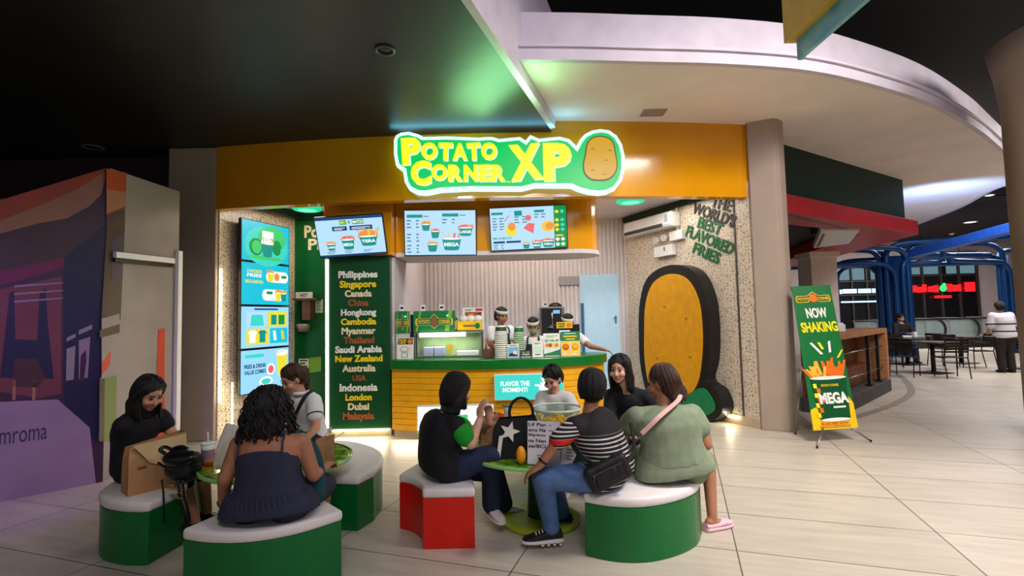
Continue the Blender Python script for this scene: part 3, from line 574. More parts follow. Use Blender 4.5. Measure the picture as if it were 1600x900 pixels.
# ---- counter
ct = thing('service_counter', 'curved yellow slatted service counter with a green top', 'counter', (-.3, 6.9, 0))
cf = curve_pts([Vector((x, y, 0)) for x, y in ((-1.63, 6.80), (-1.0, 6.60), (-.3, 6.50), (.3, 6.53), (.8, 6.68), (1.12, 6.90), (1.27, 7.18), (1.22, 7.48))], 6)
cf = [(p.x, p.y) for p in cf]; cb = [(.85, 7.42), (.3, 7.2), (-.5, 7.15), (-1.63, 7.3)]
def off(pts, d):
    out = []
    for i, (x, y) in enumerate(pts):
        t = Vector((pts[min(i+1, len(pts)-1)][0]-pts[max(i-1, 0)][0], pts[min(i+1, len(pts)-1)][1]-pts[max(i-1, 0)][1])).normalized(); out.append((x+t.y*d, y-t.x*d))
    return out
m = MB(); m.prism(off(cf, -.02)+cb, .1, .9); m.build('carcass', M('groove_brown', (96, 56, 6), .6), ct)
m = MB(); z = .10
while z < .89: m.prism(off(cf, .0)+off(cf, -.03)[::-1], z, min(z+.072, .9)); z += .0765
m.build('slat_cladding', M('slat_yellow', (226, 162, 12), .35, noise=.03), ct, bevel=.003, smooth=False)
m = MB(); m.prism(off(cf, .045)+cb, .9, 1.02); m.build('countertop', M('counter_green', (10, 104, 34), .22, noise=.03), ct, bevel=.008)
m = MB(); m.prism(off(cf, -.05)+cb, 0, .1); m.build('plinth', M('plinth_beige'), ct)
lamp('counter_light', 'AREA', (-1.2, 6.62, .12), 4, (1, .86, .6), .8, .03, (-1.25, 6.2, 0))
def lightbox(lbl, x0, x1, z0, z1, y, bg, paint):
    t = thing('light_box', lbl, 'light box', ((x0+x1)/2, y, z0)); f = Frame((x0, y, z0), (1, 0, 0), (0, 0, 1)); w_, h = x1-x0, z1-z0
    m = MB(); m.fext(f, [(0, 0), (w_, 0), (w_, h), (0, h)], -.10, 0); m.build('housing', whitep, t, bevel=.006)
    m = MB(); m.frect(f, .008, .008, w_-.008, h-.008, .001, bg); paint(m, f, w_, h); m.build('lit_face', SC, t)
def lb1(m, f, w_, h):
    m.ftext(f, 'FLAVOR THE', w_*.3, h*.64, w_*.42, h*.2, .003, 0, WHI, .04); m.ftext(f, 'MOMENT!', w_*.3, h*.4, w_*.36, h*.18, .003, 0, WHI, .04)
    for a in range(0, 360, 24): L_ = h*(.42 if a % 48 else .3); c_, s_ = math.cos(R(a)), math.sin(R(a)); cx, cy = w_*.78, h*.48; m.fpoly(f, [(cx-s_*.02, cy+c_*.02), (cx+s_*.02, cy-c_*.02), (cx+c_*L_*1.3+s_*.012, cy+s_*L_-c_*.012), (cx+c_*L_*1.3-s_*.012, cy+s_*L_+c_*.012)], .003+a*1e-6, WHI)
    m.fell(f, w_*.78, h*.48, .1, .06, .004, WHI)
lightbox('teal lit box with white slogan on the counter front', -.25, .62, .52, .84, 6.375, AQU, lb1)
def lb2(m, f, w_, h):
    m.frect(f, 0.01, .01, w_-.01, h-.01, .002, WHI)
    for k in range(3): m.fpoly(f, [(w_*(.08+.02*k), h*.15), (w_*(.1+.02*k), h*.14), (w_*(.2+.05*k), h*.7), (w_*(.19+.05*k), h*.72)], .003, LEAF)
    m.frect(f, w_*.3, h*.45, w_*.66, h*.65, .003, LEAF); m.frect(f, .01, .01, w_-.01, h*.1, .003, LEAF)
lightbox('pale green lit box low on the counter front behind the woman with green sleeves', -1.22, -.26, .14, .47, 6.375, LEAF, lb2)
# ---- plain potato board on the right wall (wide black edge, green foot)
pb = thing('potato_board', 'big yellow potato shaped board with thick black edge on the speckled right wall', 'wall sign', FRW.p(1.4, .1, .1))
FB = Frame(FRW.p(0, 0, .23), FRW.u, FRW.v)
blackp2 = M('board_black', (14, 13, 13), .45)
def sm(pts, n=4): return [tuple(p.xy) for p in smooth_loop([Vector((x, y, 0)) for x, y in pts], n)]
yo = sm([(1008, 520), (1010, 475), (1022, 442), (1048, 428), (1074, 436), (1092, 468), (1098, 515), (1097, 560), (1090, 600), (1072, 622), (1044, 626), (1018, 606), (1009, 565)])
go = sm([(1052, 632), (1075, 616), (1098, 606), (1112, 620), (1118, 638), (1108, 648), (1082, 650), (1058, 646)])
bo = sm([(998, 522), (1000, 470), (1013, 432), (1047, 414), (1082, 423), (1102, 462), (1108, 515), (1107, 562), (1101, 594), (1120, 610), (1129, 638), (1117, 656), (1085, 660), (1050, 650), (1018, 630), (1002, 580)])
m = MB(); m.fext(FB, pxpoly(FB, bo), -.215, 0); m.build('black_edge', blackp2, pb)
m = MB(); m.fext(FB, pxpoly(FB, yo), .0, .02)
for x, y, r_ in ((1080, 558, 12), (1062, 586, -14), (1028, 560, 20), (1040, 480, -10), (1074, 498, 15)):
    a, b = FB.uv(x, y); m.fpoly(FB, [(a+.035*math.cos(R(t))*math.cos(R(r_))-.012*math.sin(R(t))*math.sin(R(r_)), b+.035*math.cos(R(t))*math.sin(R(r_))+.012*math.sin(R(t))*math.cos(R(r_))) for t in range(0, 360, 30)], .021, 1)
m.build('potato_face', [M('potato_yellow', (214, 152, 6), .45, noise=.04), M('dimple_brown', (134, 86, 16), .5)], pb)
m = MB(); m.fext(FB, pxpoly(FB, go), .0, .02); m.build('green_foot', M('foot_green', (6, 122, 72), .4), pb)
# ---- slogan on the right wall
sl = thing('wall_slogan', 'black and green slogan lettering slanting across the speckled right wall', 'lettering', FRW.p(1.9, 2.3, 0))
bk, gk = M('letter_black', (12, 12, 14), .4), M('letter_green', (8, 96, 52), .4)
for t_, a, b, mt in (('THE', (1112, 314), (1143, 322), bk), ('WORLD\'S', (1083, 324), (1149, 347), bk), ('BEST', (1091, 346.5), (1128, 360), gk), ('FLAVORED', (1073, 360), (1146, 390), gk), ('FRIES', (1084, 386), (1125, 405), gk)):
    (a0, a1), (b0, b1) = FRW.uv(*a, .01), FRW.uv(*b, .01); L_ = math.hypot(b0-a0, b1-a1)
    m = MB(); m.ftext(FRW, t_, (a0+b0)/2, (a1+b1)/2, L_, .175, .002, .012, 0, .03, math.degrees(math.atan2(b1-a1, b0-a0))); m.build('word', mt, sl)
# ---- air conditioner, emergency light, socket box
FA = Frame(FRW.p(0, 0, .22), FRW.u, FRW.v)
ac = thing('air_conditioner', 'white split air conditioner high on the speckled right wall', 'air conditioner', FRW.p(.5, 2.8, .1))
a, b = FA.uv(974, 379), FA.uv(1047, 353); c = FA.uv(1045, 329); h_ = c[1]-b[1]
m = MB(); pr_ = [(0, 0.02), (.05, 0), (.2, .0), (.22, .05), (.2, h_), (0, h_)]
ra = [[FRW.p(uu, b[1]+q, p_+.002) for p_, q in pr_] for uu in (a[0], b[0])]
m.skin([m.ring(r_) for r_ in ra], 0, True, False); m.build('casing', whitep, ac, bevel=.02, seg=3)
m = MB(); m.fext(FA, [(a[0]+.04, b[1]-.0+.02), (b[0]-.18, b[1]+.02), (b[0]-.18, b[1]+.075), (a[0]+.04, b[1]+.075)], -.01, .006)
m.build('outlet_louvre', M('louvre_dark', (60, 58, 58), .5), ac)
m = MB(); m.frect(FA, b[0]-.12, b[1]+.08, b[0]-.06, b[1]+.2, .004); m.build('display_patch', M('patch_grey', (170, 172, 178), .4), ac)
FE = Frame(FRW.p(0, 0, .09), FRW.u, FRW.v)
em = thing('emergency_light', 'white twin head emergency light below the air conditioner', 'emergency light', FRW.p(.9, 2.5, .05))
a, b = FE.uv(1022, 403), FE.uv(1050, 381)
m = MB(); m.fext(FE, [(a[0], a[1]), (b[0], a[1]), (b[0], b[1]), (a[0], b[1])], -.085, 0); m.build('battery_box', whitep, em, bevel=.008)
for x, y in ((1026, 376), (1038, 372)):
    u_, v_ = FE.uv(x, y); hd_ = MB(); hd_.cyl(FE.p(u_, v_, -.05), FE.p(u_, v_, .03), .04, .055); hd_.cyl(FE.p(u_, v_-.06, -.03), FE.p(u_, v_, -.03), .012); h2 = hd_.build('lamp_head', whitep, em)
    hd_ = MB(); hd_.cyl(FE.p(u_, v_, .03), FE.p(u_, v_, .034), .045); hd_.build('lens', M('lens_grey', (190, 196, 200), .1), h2)
u_, v_ = FE.uv(1038, 389); m = MB(); m.frect(FE, u_-.012, v_-.035, u_+.012, v_+.03, .002); m.build('indicator', M('indicator_dark', (40, 44, 50), .4), em)
jb = thing('junction_box', 'white electrical box with conduit beside the emergency light', 'junction box', FRW.p(1.2, 2.6, .05))
a, b = FE.uv(1045, 377), FE.uv(1064, 358)
m = MB(); m.fext(FE, [(a[0], a[1]), (b[0], a[1]), (b[0], b[1]), (a[0], b[1])], -.085, -.01); m.build('box_cover', whitep, jb, bevel=.006)
m = MB(); u_ = (a[0]+b[0])/2; m.tube([FRW.p(u_, b[1]-.02, .03), FRW.p(u_, 3.33, .03)], .02, 10); m.build('conduit', whitep, jb)
# ---- round ceiling lights with a green rim
for lb, x, y in (('round green rimmed ceiling light left, above the wall screens', 480, 324), ('round green rimmed ceiling light above the pale blue door', 985, 312)):
    p = onz(x, y, 3.335); t = thing('ceiling_light', lb, 'ceiling light', p)
    m = MB(); m.lathe([(.05, .0), (.2, 0), (.22, -.02), (.2, -.045), (.14, -.05)], p, 28, cap=False); m.build('rim', EM('rim_green', (30, 220, 150), .9), t)
    m = MB(); m.lathe([(.001, -.03), (.15, -.03), (.15, -.046), (.001, -.046)], p, 28, cap=False); m.build('diffuser', EM('diffuser', (120, 240, 200), 1.0), t)
# ================================================================== BENCHES, TABLES
cush = M('cushion_white', (232, 224, 222), .55, noise=.02, bump=.06, bscale=30)
bgreen = M('bench_green', (0, 104, 46), .32, noise=.03)
bred = M('bench_red', (216, 24, 6), .32, noise=.03)
def bench(lbl, pts, mat, n=None, top=.40):
    c = sum((Vector((p[0], p[1], 0)) for p in pts), Vector())/len(pts)
    t = thing('curved_bench', lbl, 'bench', c, 'curved seats round the two green tables')
    q = [c + (Vector((x, y, 0))-c)*.975 for x, y in pts]
    m = MB(); m.prism([(p.x, p.y) for p in q], 0, top-.065, smooth=False); m.build('base', mat, t, bevel=.004)
    m = MB(); m.prism([(x, y) for x, y in pts], top-.065, top); m.build('seat_cushion', cush, t, bevel=.022, seg=3, smooth=True)
def path(*segs):   # corners given as separate curves
    out = []
    for s_ in segs: out += [(p.x, p.y) for p in curve_pts([Vector((x, y, 0)) for x, y in s_], 5)] if len(s_) > 2 else list(s_)
    return out
bench('green curved bench with white cushion under the big brown paper bag', path([(-2.39, 3.36), (-2.36, 3.66)], [(-2.42, 3.8), (-2.5, 4.0), (-2.52, 4.25)], [(-2.95, 4.3), (-3.03, 4.0), (-2.96, 3.68), (-2.80, 3.48), (-2.60, 3.38), (-2.45, 3.355)]), bgreen)
bench('green curved bench in front under the woman in the navy dress', path([(-1.90, 2.93), (-1.70, 2.87), (-1.47, 2.87), (-1.25, 2.97), (-1.06, 3.16)], [(-1.27, 3.38), (-1.5, 3.25), (-1.80, 3.22)]), bgreen)
bench('green curved bench behind the left table under the girl in the white polo', path([(-1.5, 3.87), (-1.17, 3.81)], [(-1.10, 4.0), (-1.12, 4.35), (-1.3, 4.7), (-1.65, 4.97), (-2.2, 5.05)], [(-2.22, 4.62), (-1.8, 4.52), (-1.58, 4.25)]), bgreen)
O_ = (-1.0, 3.5); pa = lambda r_, a: (O_[0]+r_*math.cos(R(a)), O_[1]+r_*math.sin(R(a)))
bench('red curved bench with white cushion', path([pa(.72, 0), pa(.72, 20), pa(.72, 40), pa(.72, 58), pa(.72, 72)], [pa(.38, 72), pa(.37, 55), pa(.36, 35), pa(.36, 18), pa(.36, 0)]), bred)
bench('green curved bench at right shared by the striped shirt and sage green sitters', path([(.43, 3.36), (.6, 3.27), (.80, 3.25), (1.02, 3.33), (1.2, 3.47), (1.31, 3.66)], [(1.02, 3.86), (.8, 3.72), (.5, 3.66)]), bgreen)
bench('green curved bench behind the right table, mostly hidden by sitters', path([(.1, 4.75), (.5, 4.55), (.95, 4.38)], [(1.35, 4.55), (1.2, 4.85), (.7, 5.05), (.2, 5.15)]), bgreen)
def citrus():
    m = bpy.data.materials.new('citrus_print'); m.use_nodes = True; nt = m.node_tree; b = nt.nodes['Principled BSDF']; L = nt.links.new
    tc = nt.nodes.new('ShaderNodeTexCoord'); v = nt.nodes.new('ShaderNodeTexVoronoi'); v.inputs['Scale'].default_value = 14; L(tc.outputs['Object'], v.inputs['Vector'])
    cr = nt.nodes.new('ShaderNodeValToRGB'); e = cr.color_ramp.elements; e[0].color = rgb((200, 214, 60)); e[1].color = rgb((70, 128, 20)); e[0].position = .1; e[1].position = .75
    k = e.new(.4); k.color = rgb((128, 176, 30)); L(v.outputs['Distance'], cr.inputs[0]); L(cr.outputs[0], b.inputs['Base Color']); b.inputs['Roughness'].default_value = .08; b.inputs['Coat Weight'].default_value = .5
    return m
CIT = citrus(); grassm = M('turf_green', (30, 74, 18), .8, noise=.3, scale=40, bump=.6, bscale=120)
glass = M('green_glass', (150, 214, 120), .05, noise=.02, coat=.5)
def table(lbl, x, y, r_, z=.55):
    t = thing('round_table', lbl, 'table', (x, y, 0), 'round green cafe tables')
    m = MB(); m.lathe([(r_-.05, z-.03), (r_-.01, z-.028), (r_-.008, z-.004), (r_-.05, z-.002)], (x, y, 0), 56); m.build('tabletop', CIT, t)
    m = MB(); m.lathe([(r_-.012, z-.030), (r_, z-.026), (r_, z-.004), (r_-.012, z-.002)], (x, y, 0), 56, cap=False); m.build('glass_rim', glass, t)
    m = MB(); m.lathe([(.10, .04), (.09, .3), (.12, z-.05), (.2, z-.03)], (x, y, 0), 28); m.build('pedestal', grassm, t)
    m = MB(); m.lathe([(.30, 0), (.30, .03), (.26, .045)], (x, y, 0), 36); m.build('base_plate', M('lime_plate', (150, 170, 40), .5), t)
table('round green citrus printed table between the left benches', -1.75, 3.80, .52)
table('round green citrus printed table between the red bench and the man', .18, 3.95, .55)
# ================================================================== PEOPLE
skin1 = M('skin_warm', (196, 140, 112), .5, noise=.04, scale=14, bump=.03, bscale=90); skin2 = M('skin_tan', (168, 112, 84), .5, noise=.04, scale=14, bump=.03, bscale=90); skin3 = M('skin_light', (216, 164, 138), .5, noise=.04, scale=14, bump=.03, bscale=90)
hairm = M('hair_black', (15, 12, 12), .5, noise=.25, scale=14, bump=.5, bscale=60, stretch=(5, 5, .5)); hairb = M('hair_brown', (58, 34, 24), .38, noise=.3, scale=14, bump=.5, bscale=60, stretch=(5, 5, .5))
eyem = M('eye_dark', (30, 20, 16), .15); lipm = M('lip_rose', (168, 84, 80), .4); soleW = M('sole_white', (226, 222, 218), .5)
def cloth(name, c, **k): return M('cloth_'+name, c, .85, noise=k.pop('noise', .05), scale=10, bump=k.pop('bump', .25), bscale=k.pop('bscale', 14), **k)
UP = Vector((0, 0, 1))
def hand(m, wr, d, n, side, curl=.5, s=1.0):     # d along the hand, n palm side, side vector towards the thumb
    d = d.normalized(); n = (n - d*n.dot(d)).normalized(); a = d.cross(n); a = a if a.dot(side) > 0 else -a; q = Matrix((a, d, n)).transposed()
    m.ell(wr+d*.045*s, (.038*s, .052*s, .017*s), q, 12); m.caps(wr-d*.01, wr+d*.03*s, .024*s, .022*s, 10)
    for k, (o, L) in enumerate(((.029, .072), (.010, .082), (-.010, .076), (-.028, .060))):
        p = wr + d*.085*s + a*o*s; dd = d.copy(); c_ = curl*(1+.12*k)
        for j, f in enumerate((.46, .32, .22)):
            ax = a.cross(UP) if False else None
            dd = (dd*math.cos(c_*.75) + n*math.sin(c_*.75)).normalized(); n2 = n - dd*n.dot(dd)
            e = p + dd*L*f*s; m.caps(p, e, (.0095-.0008*j)*s, (.0090-.0010*j)*s, 8); p = e
    p = wr + d*.025*s + a*.030*s; e = p + (d*.6+a*.7+n*.2).normalized()*.036*s; f = e + (d*.9+a*.15+n*.35*curl).normalized()*.03*s
    m.caps(p, e, .013*s, .011*s, 8); m.caps(e, f, .0105*s, .0085*s, 8)
def shoe(t, name, an, td, mats, L=.25, wd=.088, low=False, lace=None, back=.07):
    td = Vector((td[0], td[1], 0)).normalized(); sd = Vector((-td.y, td.x, 0)); h0 = Vector((an.x, an.y, 0)) - td*back; zf = max(0, an.z-.085)
    def sec(x, w_, z0, z1, p=2.6):
        o = []
        for k in range(14):
            c_, s_ = math.cos(2*PI*k/14), math.sin(2*PI*k/14); e = 2/p
            o.append(h0 + td*x*L + sd*(w_*abs(c_)**e*(1 if c_ > 0 else -1)) + UP*(zf+(z0+z1)/2+(z1-z0)/2*abs(s_)**e*(1 if s_ > 0 else -1)))
        return o
    hh = wd/2; H_ = .055 if low else .095
    m = MB(); m.skin([m.ring(sec(*r_)) for r_ in ((-.01, hh*.5, .02, .06), (.03, hh*.75, .02, H_*.95), (.18, hh*.82, .02, H_), (.38, hh*.86, .02, H_*.92), (.6, hh, .02, .066), (.8, hh*.96, .02, .052), (.94, hh*.7, .02, .042), (1.0, hh*.3, .022, .034))], 0)
    o = m.build(name, mats[0], t)
    m = MB(); m.skin([m.ring(sec(*r_, 3.2)) for r_ in ((-.03, hh*.5, 0, .026), (.04, hh*.88, 0, .03), (.3, hh*.92, 0, .028), (.62, hh*1.08, 0, .027), (.85, hh*.98, 0, .027), (.97, hh*.7, 0.002, .027), (1.02, hh*.3, .006, .025))], 0); m.build('sole', mats[1], o)
    if lace:
        m = MB()
        for x in (.42, .5, .58, .66): z = zf+.088-(x-.42)*.1; m.tube([h0+td*x*L+sd*hh*.5+UP*(z-.006), h0+td*x*L+UP*(z+.004), h0+td*x*L-sd*hh*.5+UP*(z-.006)], .004, 6)
        m.build('laces', lace, o)
    return o
def person(lbl, P, skin=skin1, group=None, vox=.0085):
    g = lambda k, d=None: P.get(k, d)
    pel, neck, head = P['pel'], P['neck'], P['head']; lat = Vector(P['lat']).normalized(); f = Vector(P['face']).normalized(); k = g('w', 1.0)
    t = thing('person', lbl, 'person', (pel.x, pel.y, g('z0', 0)), group)
    sp = (neck-pel); fwd = lat.cross(UP); fwd = -fwd if fwd.dot(Vector(P['fwd'])) < 0 else fwd; bow = g('bow', .03)
    def spine(u_): return pel + sp*u_ - fwd*bow*math.sin(PI*min(max(u_, 0), 1))
    shw = g('shw', .165)
    prof = [(-.14, .13, .10), (-.06, .165, .125), (.08, .165, .125), (.28, .145, .108), (.45, .135, .10), (.65, .152, .108), (.82, .158, .102), (.93, .125, .082), (1.0, .07, .06)]
    sh = {s: neck + lat*s*shw - sp.normalized()*.055 + Vector(g('shift%+d' % s, (0, 0, 0))) for s in (1, -1)}
    hip = {s: pel + lat*s*.09*k - UP*.02 for s in (1, -1)}
    el, ha = {1: g('elL'), -1: g('elR')}, {1: g('haL'), -1: g('haR')}
    kn, an = {1: g('knL'), -1: g('knR')}, {1: g('anL'), -1: g('anR')}
    l_ = f.cross(UP).normalized()*-1; u_ = l_.cross(f)*-1
    u_ = u_ if u_.z > 0 else -u_; hs = g('hs', 1.0); q = Matrix((l_, f, u_)).transposed()
    hp = lambda a, b, c: head + (l_*a + f*b + u_*c)*hs
    m = MB()
    m.loft([(spine(u), a*k, b*k) for u, a, b in prof], lat)
    m.caps(spine(.93), head - u_*.05*hs - f*.015, .052*hs, .05*hs)
    m.ell(hp(0, -.008, .022), (.076*hs, .094*hs, .094*hs), q, 20); m.ell(hp(0, .03, -.045), (.057*hs, .060*hs, .066*hs), q, 16); m.ell(hp(0, .062, -.092), (.024*hs, .022*hs, .018*hs), q, 12)
    m.caps(hp(0, .082, .012), hp(0, .104, -.030), .009*hs, .015*hs, 10)
    for s in (1, -1):
        m.ell(hp(s*.077, -.005, -.008), (.012*hs, .02*hs, .032*hs), q, 10); m.ell(hp(s*.04, .062, -.03), (.03*hs, .03*hs, .026*hs), q, 10)
        m.caps(sh[s], el[s], .047*k**.5, .038*k**.5); m.caps(el[s], ha[s], .039*k**.5, .026); m.caps(spine(.86)+lat*s*.06, sh[s], .06, .05)
        hd_ = g('hdL' if s > 0 else 'hdR') or (ha[s]-el[s]); pn = g('pnL' if s > 0 else 'pnR') or Vector((0, 0, -1)); hand(m, ha[s], Vector(hd_), Vector(pn), -lat*s, g('curl', .5), g('hand', 1.0))
        if kn[s]:
            m.caps(hip[s], kn[s], .082*k, .055); m.caps(kn[s], an[s], .055, .036)
            td = Vector(g('tdL' if s > 0 else 'tdR', fwd)); td = Vector((td.x, td.y, 0)).normalized()
            m.caps(an[s]-UP*.03-td*.03, an[s]-UP*.045+td*.06, .034, .03); m.caps(an[s]-UP*.045+td*.06, an[s]-UP*.055+td*.13, .03, .022)
    b = m.build('body', skin, t, remesh=vox, relax=3)
    if g('facey', True):
        for s in (1, -1):
            m = MB(); m.ell(hp(s*.031, .081, .006), (.013*hs, .007*hs, .007*hs), q, 10); m.build('eye', eyem, t)
            m = MB(); m.caps(hp(s*.016, .090, .030), hp(s*.048, .077, .030), .004*hs, .003*hs, 6); m.build('eyebrow', g('hairm', hairm), t)
        m = MB(); m.ell(hp(0, .089, -.060), (.022*hs, .008*hs, .008*hs), q, 10); m.build('lips', lipm, t)
    T = dict(t=t, spine=spine, prof=prof, lat=lat, fwd=fwd, sh=sh, el=el, ha=ha, hip=hip, kn=kn, an=an, hp=hp, q=q, k=k, f=f, l=l_, u=u_, hs=hs, head=head, neck=neck, sp=sp)
    return T
def shirt(T, mat, sl=.45, lo=-.1, hi=1.01, inf=.016, name='shirt', flare=.0, slm=None, both=(1, -1), wid=None, neckr=True):
    m = MB(); k = T['k']; rows = []
    for u, a, b in T['prof']:
        if lo <= u <= hi: rows.append((T['spine'](u), a*k+inf+(wid or 0)*(1 if u < .4 else .4), b*k+inf))
    m.loft(rows, T['lat'])
    for s in both:
        if sl > 0:
            e = T['sh'][s].lerp(T['el'][s], min(sl, 1)); m.caps(T['sh'][s], e, .047*k**.5+inf+.004, .04*k**.5+inf+flare); m.caps(T['spine'](.86)+T['lat']*s*.06, T['sh'][s], .06+inf, .05+inf)
            if sl > 1: m.caps(T['el'][s], T['el'][s].lerp(T['ha'][s], sl-1), .04+inf, .03+inf)
    return m.build(name, mat, T['t'], remesh=.011, relax=5)
def trousers(T, mat, inf=.014, shin=.93, name='trousers', lo=.2, flare=0):
    m = MB(); k = T['k']
    m.loft([(T['spine'](u), a*k+inf, b*k+inf) for u, a, b in T['prof'] if u <= lo+.1], T['lat'])
    for s in (1, -1):
        m.caps(T['hip'][s], T['kn'][s], .082*k+inf, .057+inf); m.caps(T['kn'][s], T['kn'][s].lerp(T['an'][s], shin), .057+inf, .04+inf+flare)
    return m.build(name, mat, T['t'], remesh=.011, relax=5)
def hair(T, mat, style='short', length=.3, width=.09, seed=1, back=.0):
    m = MB(); hp, q, hs = T['hp'], T['q'], T['hs']
    m.ell(hp(0, -.020, .036), (.086*hs, .100*hs, .095*hs), q, 20); m.ell(hp(0, -.048, -.005), (.080*hs, .070*hs, .085*hs), q, 16)
    rnd = random.Random(seed)
    if style == 'long':
        b0 = hp(0, -.05, .03); dn = Vector((0, 0, -1)); bk = Vector((T['f'].x, T['f'].y, 0)).normalized()*-1
        m.loft([(b0, .075*hs, .06*hs), (b0+dn*.1+bk*.012, .098*hs, .06*hs), (b0+dn*.2+bk*.03, width*1.08, .052), (b0+dn*length*.8+bk*(.045+back), width, .042), (b0+dn*length+bk*(.045+back), width*.7, .025)], T['l'])
        for s in (1, -1): m.chain([hp(s*.062, .022, .07), hp(s*.084, -.004, 0), hp(s*.09, -.03, -.08), hp(s*.088, -.05, -.08)+dn*max(0, length-.17)], [.034, .03, .032, .022], 10)
    if style == 'pony':
        p = hp(0, -.1, .02); bk = Vector((T['f'].x, T['f'].y, 0)).normalized()*-1
        m.chain([p, p+bk*.05+UP*.01, p+bk*.07-UP*.1, p+bk*.05-UP*length], [.03, .034, .03, .010], 10)
    if style == 'curly':
        b0 = hp(0, -.03, .02); m.ell(hp(0, -.03, -.01), (.125*hs, .115*hs, .125*hs), q, 18); m.ell(hp(0, -.055, -.11), (.135*hs, .08*hs, .11*hs), q, 18)
    if style == 'short': m.ell(hp(0, -.045, -.045), (.070*hs, .055*hs, .06*hs), q, 14)
    o = m.build('hair', mat, T['t'], remesh=.010, relax=3)
    if style != 'curly':
        m = MB(); dn = Vector((0, 0, -1)); n_ = 64
        for i in range(n_):
            a = R(-128+256*(i+rnd.uniform(-.4, .4))/(n_-1)); c_, s_ = math.cos(a), math.sin(a); k_ = rnd.uniform(.97, 1.04)
            P_ = [hp(s_*.02, -.02-c_*.03, .128), hp(s_*.066*k_, -.02-c_*.075*k_, .105), hp(s_*.090*k_, -.02-c_*.104*k_, .045)]
            if abs(a) < R(95) or style == 'long': P_.append(hp(s_*.091*k_, -.03-c_*.100*k_, -.02))
            if style == 'long':
                e_ = Vector((P_[-1].x, P_[-1].y, 0)); P_ += [P_[-1]+dn*(length-.16)*.5+(P_[-1]-T['head'])*.04, P_[-1]+dn*(length-.13)*rnd.uniform(.85, 1.05)]
            elif abs(a) < R(80): P_.append(hp(s_*.072*k_, -.035-c_*.075*k_, -.075))
            P_ = curve_pts(P_, 3); m.tube(P_, [.011-.006*j/len(P_) for j in range(len(P_))], 5)
        m.build('hair_strands', mat, T['t'])
    if style == 'curly':
        m = MB()
        for i in range(190):
            a = rnd.uniform(-PI, PI); e = rnd.uniform(-.4, 1); st_ = Vector((math.sin(a)*.125*math.cos(e*1.3), -.035-math.cos(a)*.11*math.cos(e*1.3), .0+.125*math.sin(e*1.3)))
            if st_.y > .03: continue
            p = hp(*st_); L_ = rnd.uniform(.12, .24)*(1.05 if e < .4 else .8); ph = rnd.uniform(0, 6); rr = rnd.uniform(.008, .013); oo = (p-T['head']); oo.z = 0; oo = oo.normalized()*rnd.uniform(.01, .05); pts = []
            for j in range(15):
                w_ = j/14; pts.append(p + oo*math.sin(w_*PI*.6) - UP*L_*w_ + Vector((math.cos(ph+w_*13), math.sin(ph+w_*13), 0))*rr*(.5+.8*w_))
            m.tube(pts, [.009*(1-.5*j/14) for j in range(15)], 5)
        m.build('hair_curls', mat, T['t'])
    return o
def strap(T, name, pts, w_, mat, th=.006, parent=None):
    m = MB(); pts = curve_pts(pts, 5); rings = []
    c = sum(pts, Vector())/len(pts)
    for i, p in enumerate(pts):
        tt = (pts[min(i+1, len(pts)-1)]-pts[max(i-1, 0)]).normalized(); n = (p-T['spine'](.5)) if T else Vector((0, -1, 0)); n = (n-tt*n.dot(tt)).normalized(); s_ = tt.cross(n)
        rings.append(m.ring([p+s_*w_/2, p+s_*w_/2+n*th, p-s_*w_/2+n*th, p-s_*w_/2]))
    m.skin(rings, 0, True, False); return m.build(name, mat, parent or T['t'])
V = Vector
def stripes(name, z0, per, frac, c1, c2, cutz=None, bands=()):   # horizontal knitted stripes by height on the garment
    m = bpy.data.materials.new(name); m.use_nodes = True; nt = m.node_tree; b = nt.nodes['Principled BSDF']; L = nt.links.new
    tc = nt.nodes.new('ShaderNodeTexCoord'); sp = nt.nodes.new('ShaderNodeSeparateXYZ'); L(tc.outputs['Object'], sp.inputs[0])
    a = nt.nodes.new('ShaderNodeMath'); a.operation = 'SUBTRACT'; L(sp.outputs[2], a.inputs[0]); a.inputs[1].default_value = z0
    d = nt.nodes.new('ShaderNodeMath'); d.operation = 'DIVIDE'; L(a.outputs[0], d.inputs[0]); d.inputs[1].default_value = per
    fr = nt.nodes.new('ShaderNodeMath'); fr.operation = 'FRACT'; L(d.outputs[0], fr.inputs[0])
    lt = nt.nodes.new('ShaderNodeMath'); lt.operation = 'LESS_THAN'; L(fr.outputs[0], lt.inputs[0]); lt.inputs[1].default_value = frac
    last = lt.outputs[0]
    if cutz is not None:
        c = nt.nodes.new('ShaderNodeMath'); c.operation = 'LESS_THAN'; L(sp.outputs[2], c.inputs[0]); c.inputs[1].default_value = cutz
        mu = nt.nodes.new('ShaderNodeMath'); mu.operation = 'MULTIPLY'; L(last, mu.inputs[0]); L(c.outputs[0], mu.inputs[1]); last = mu.outputs[0]
    mx = nt.nodes.new('ShaderNodeMix'); mx.data_type = 'RGBA'; L(last, mx.inputs[0]); mx.inputs[6].default_value = rgb(c1); mx.inputs[7].default_value = rgb(c2); out = mx.outputs[2]
    for lo, hi, col in bands:
        g = nt.nodes.new('ShaderNodeMath'); g.operation = 'GREATER_THAN'; L(sp.outputs[2], g.inputs[0]); g.inputs[1].default_value = lo
        h = nt.nodes.new('ShaderNodeMath'); h.operation = 'LESS_THAN'; L(sp.outputs[2], h.inputs[0]); h.inputs[1].default_value = hi
        mu = nt.nodes.new('ShaderNodeMath'); mu.operation = 'MULTIPLY'; L(g.outputs[0], mu.inputs[0]); L(h.outputs[0], mu.inputs[1])
        mx = nt.nodes.new('ShaderNodeMix'); mx.data_type = 'RGBA'; L(mu.outputs[0], mx.inputs[0]); L(out, mx.inputs[6]); mx.inputs[7].default_value = rgb(col); out = mx.outputs[2]
    L(out, b.inputs['Base Color']); b.inputs['Roughness'].default_value = .85; return m
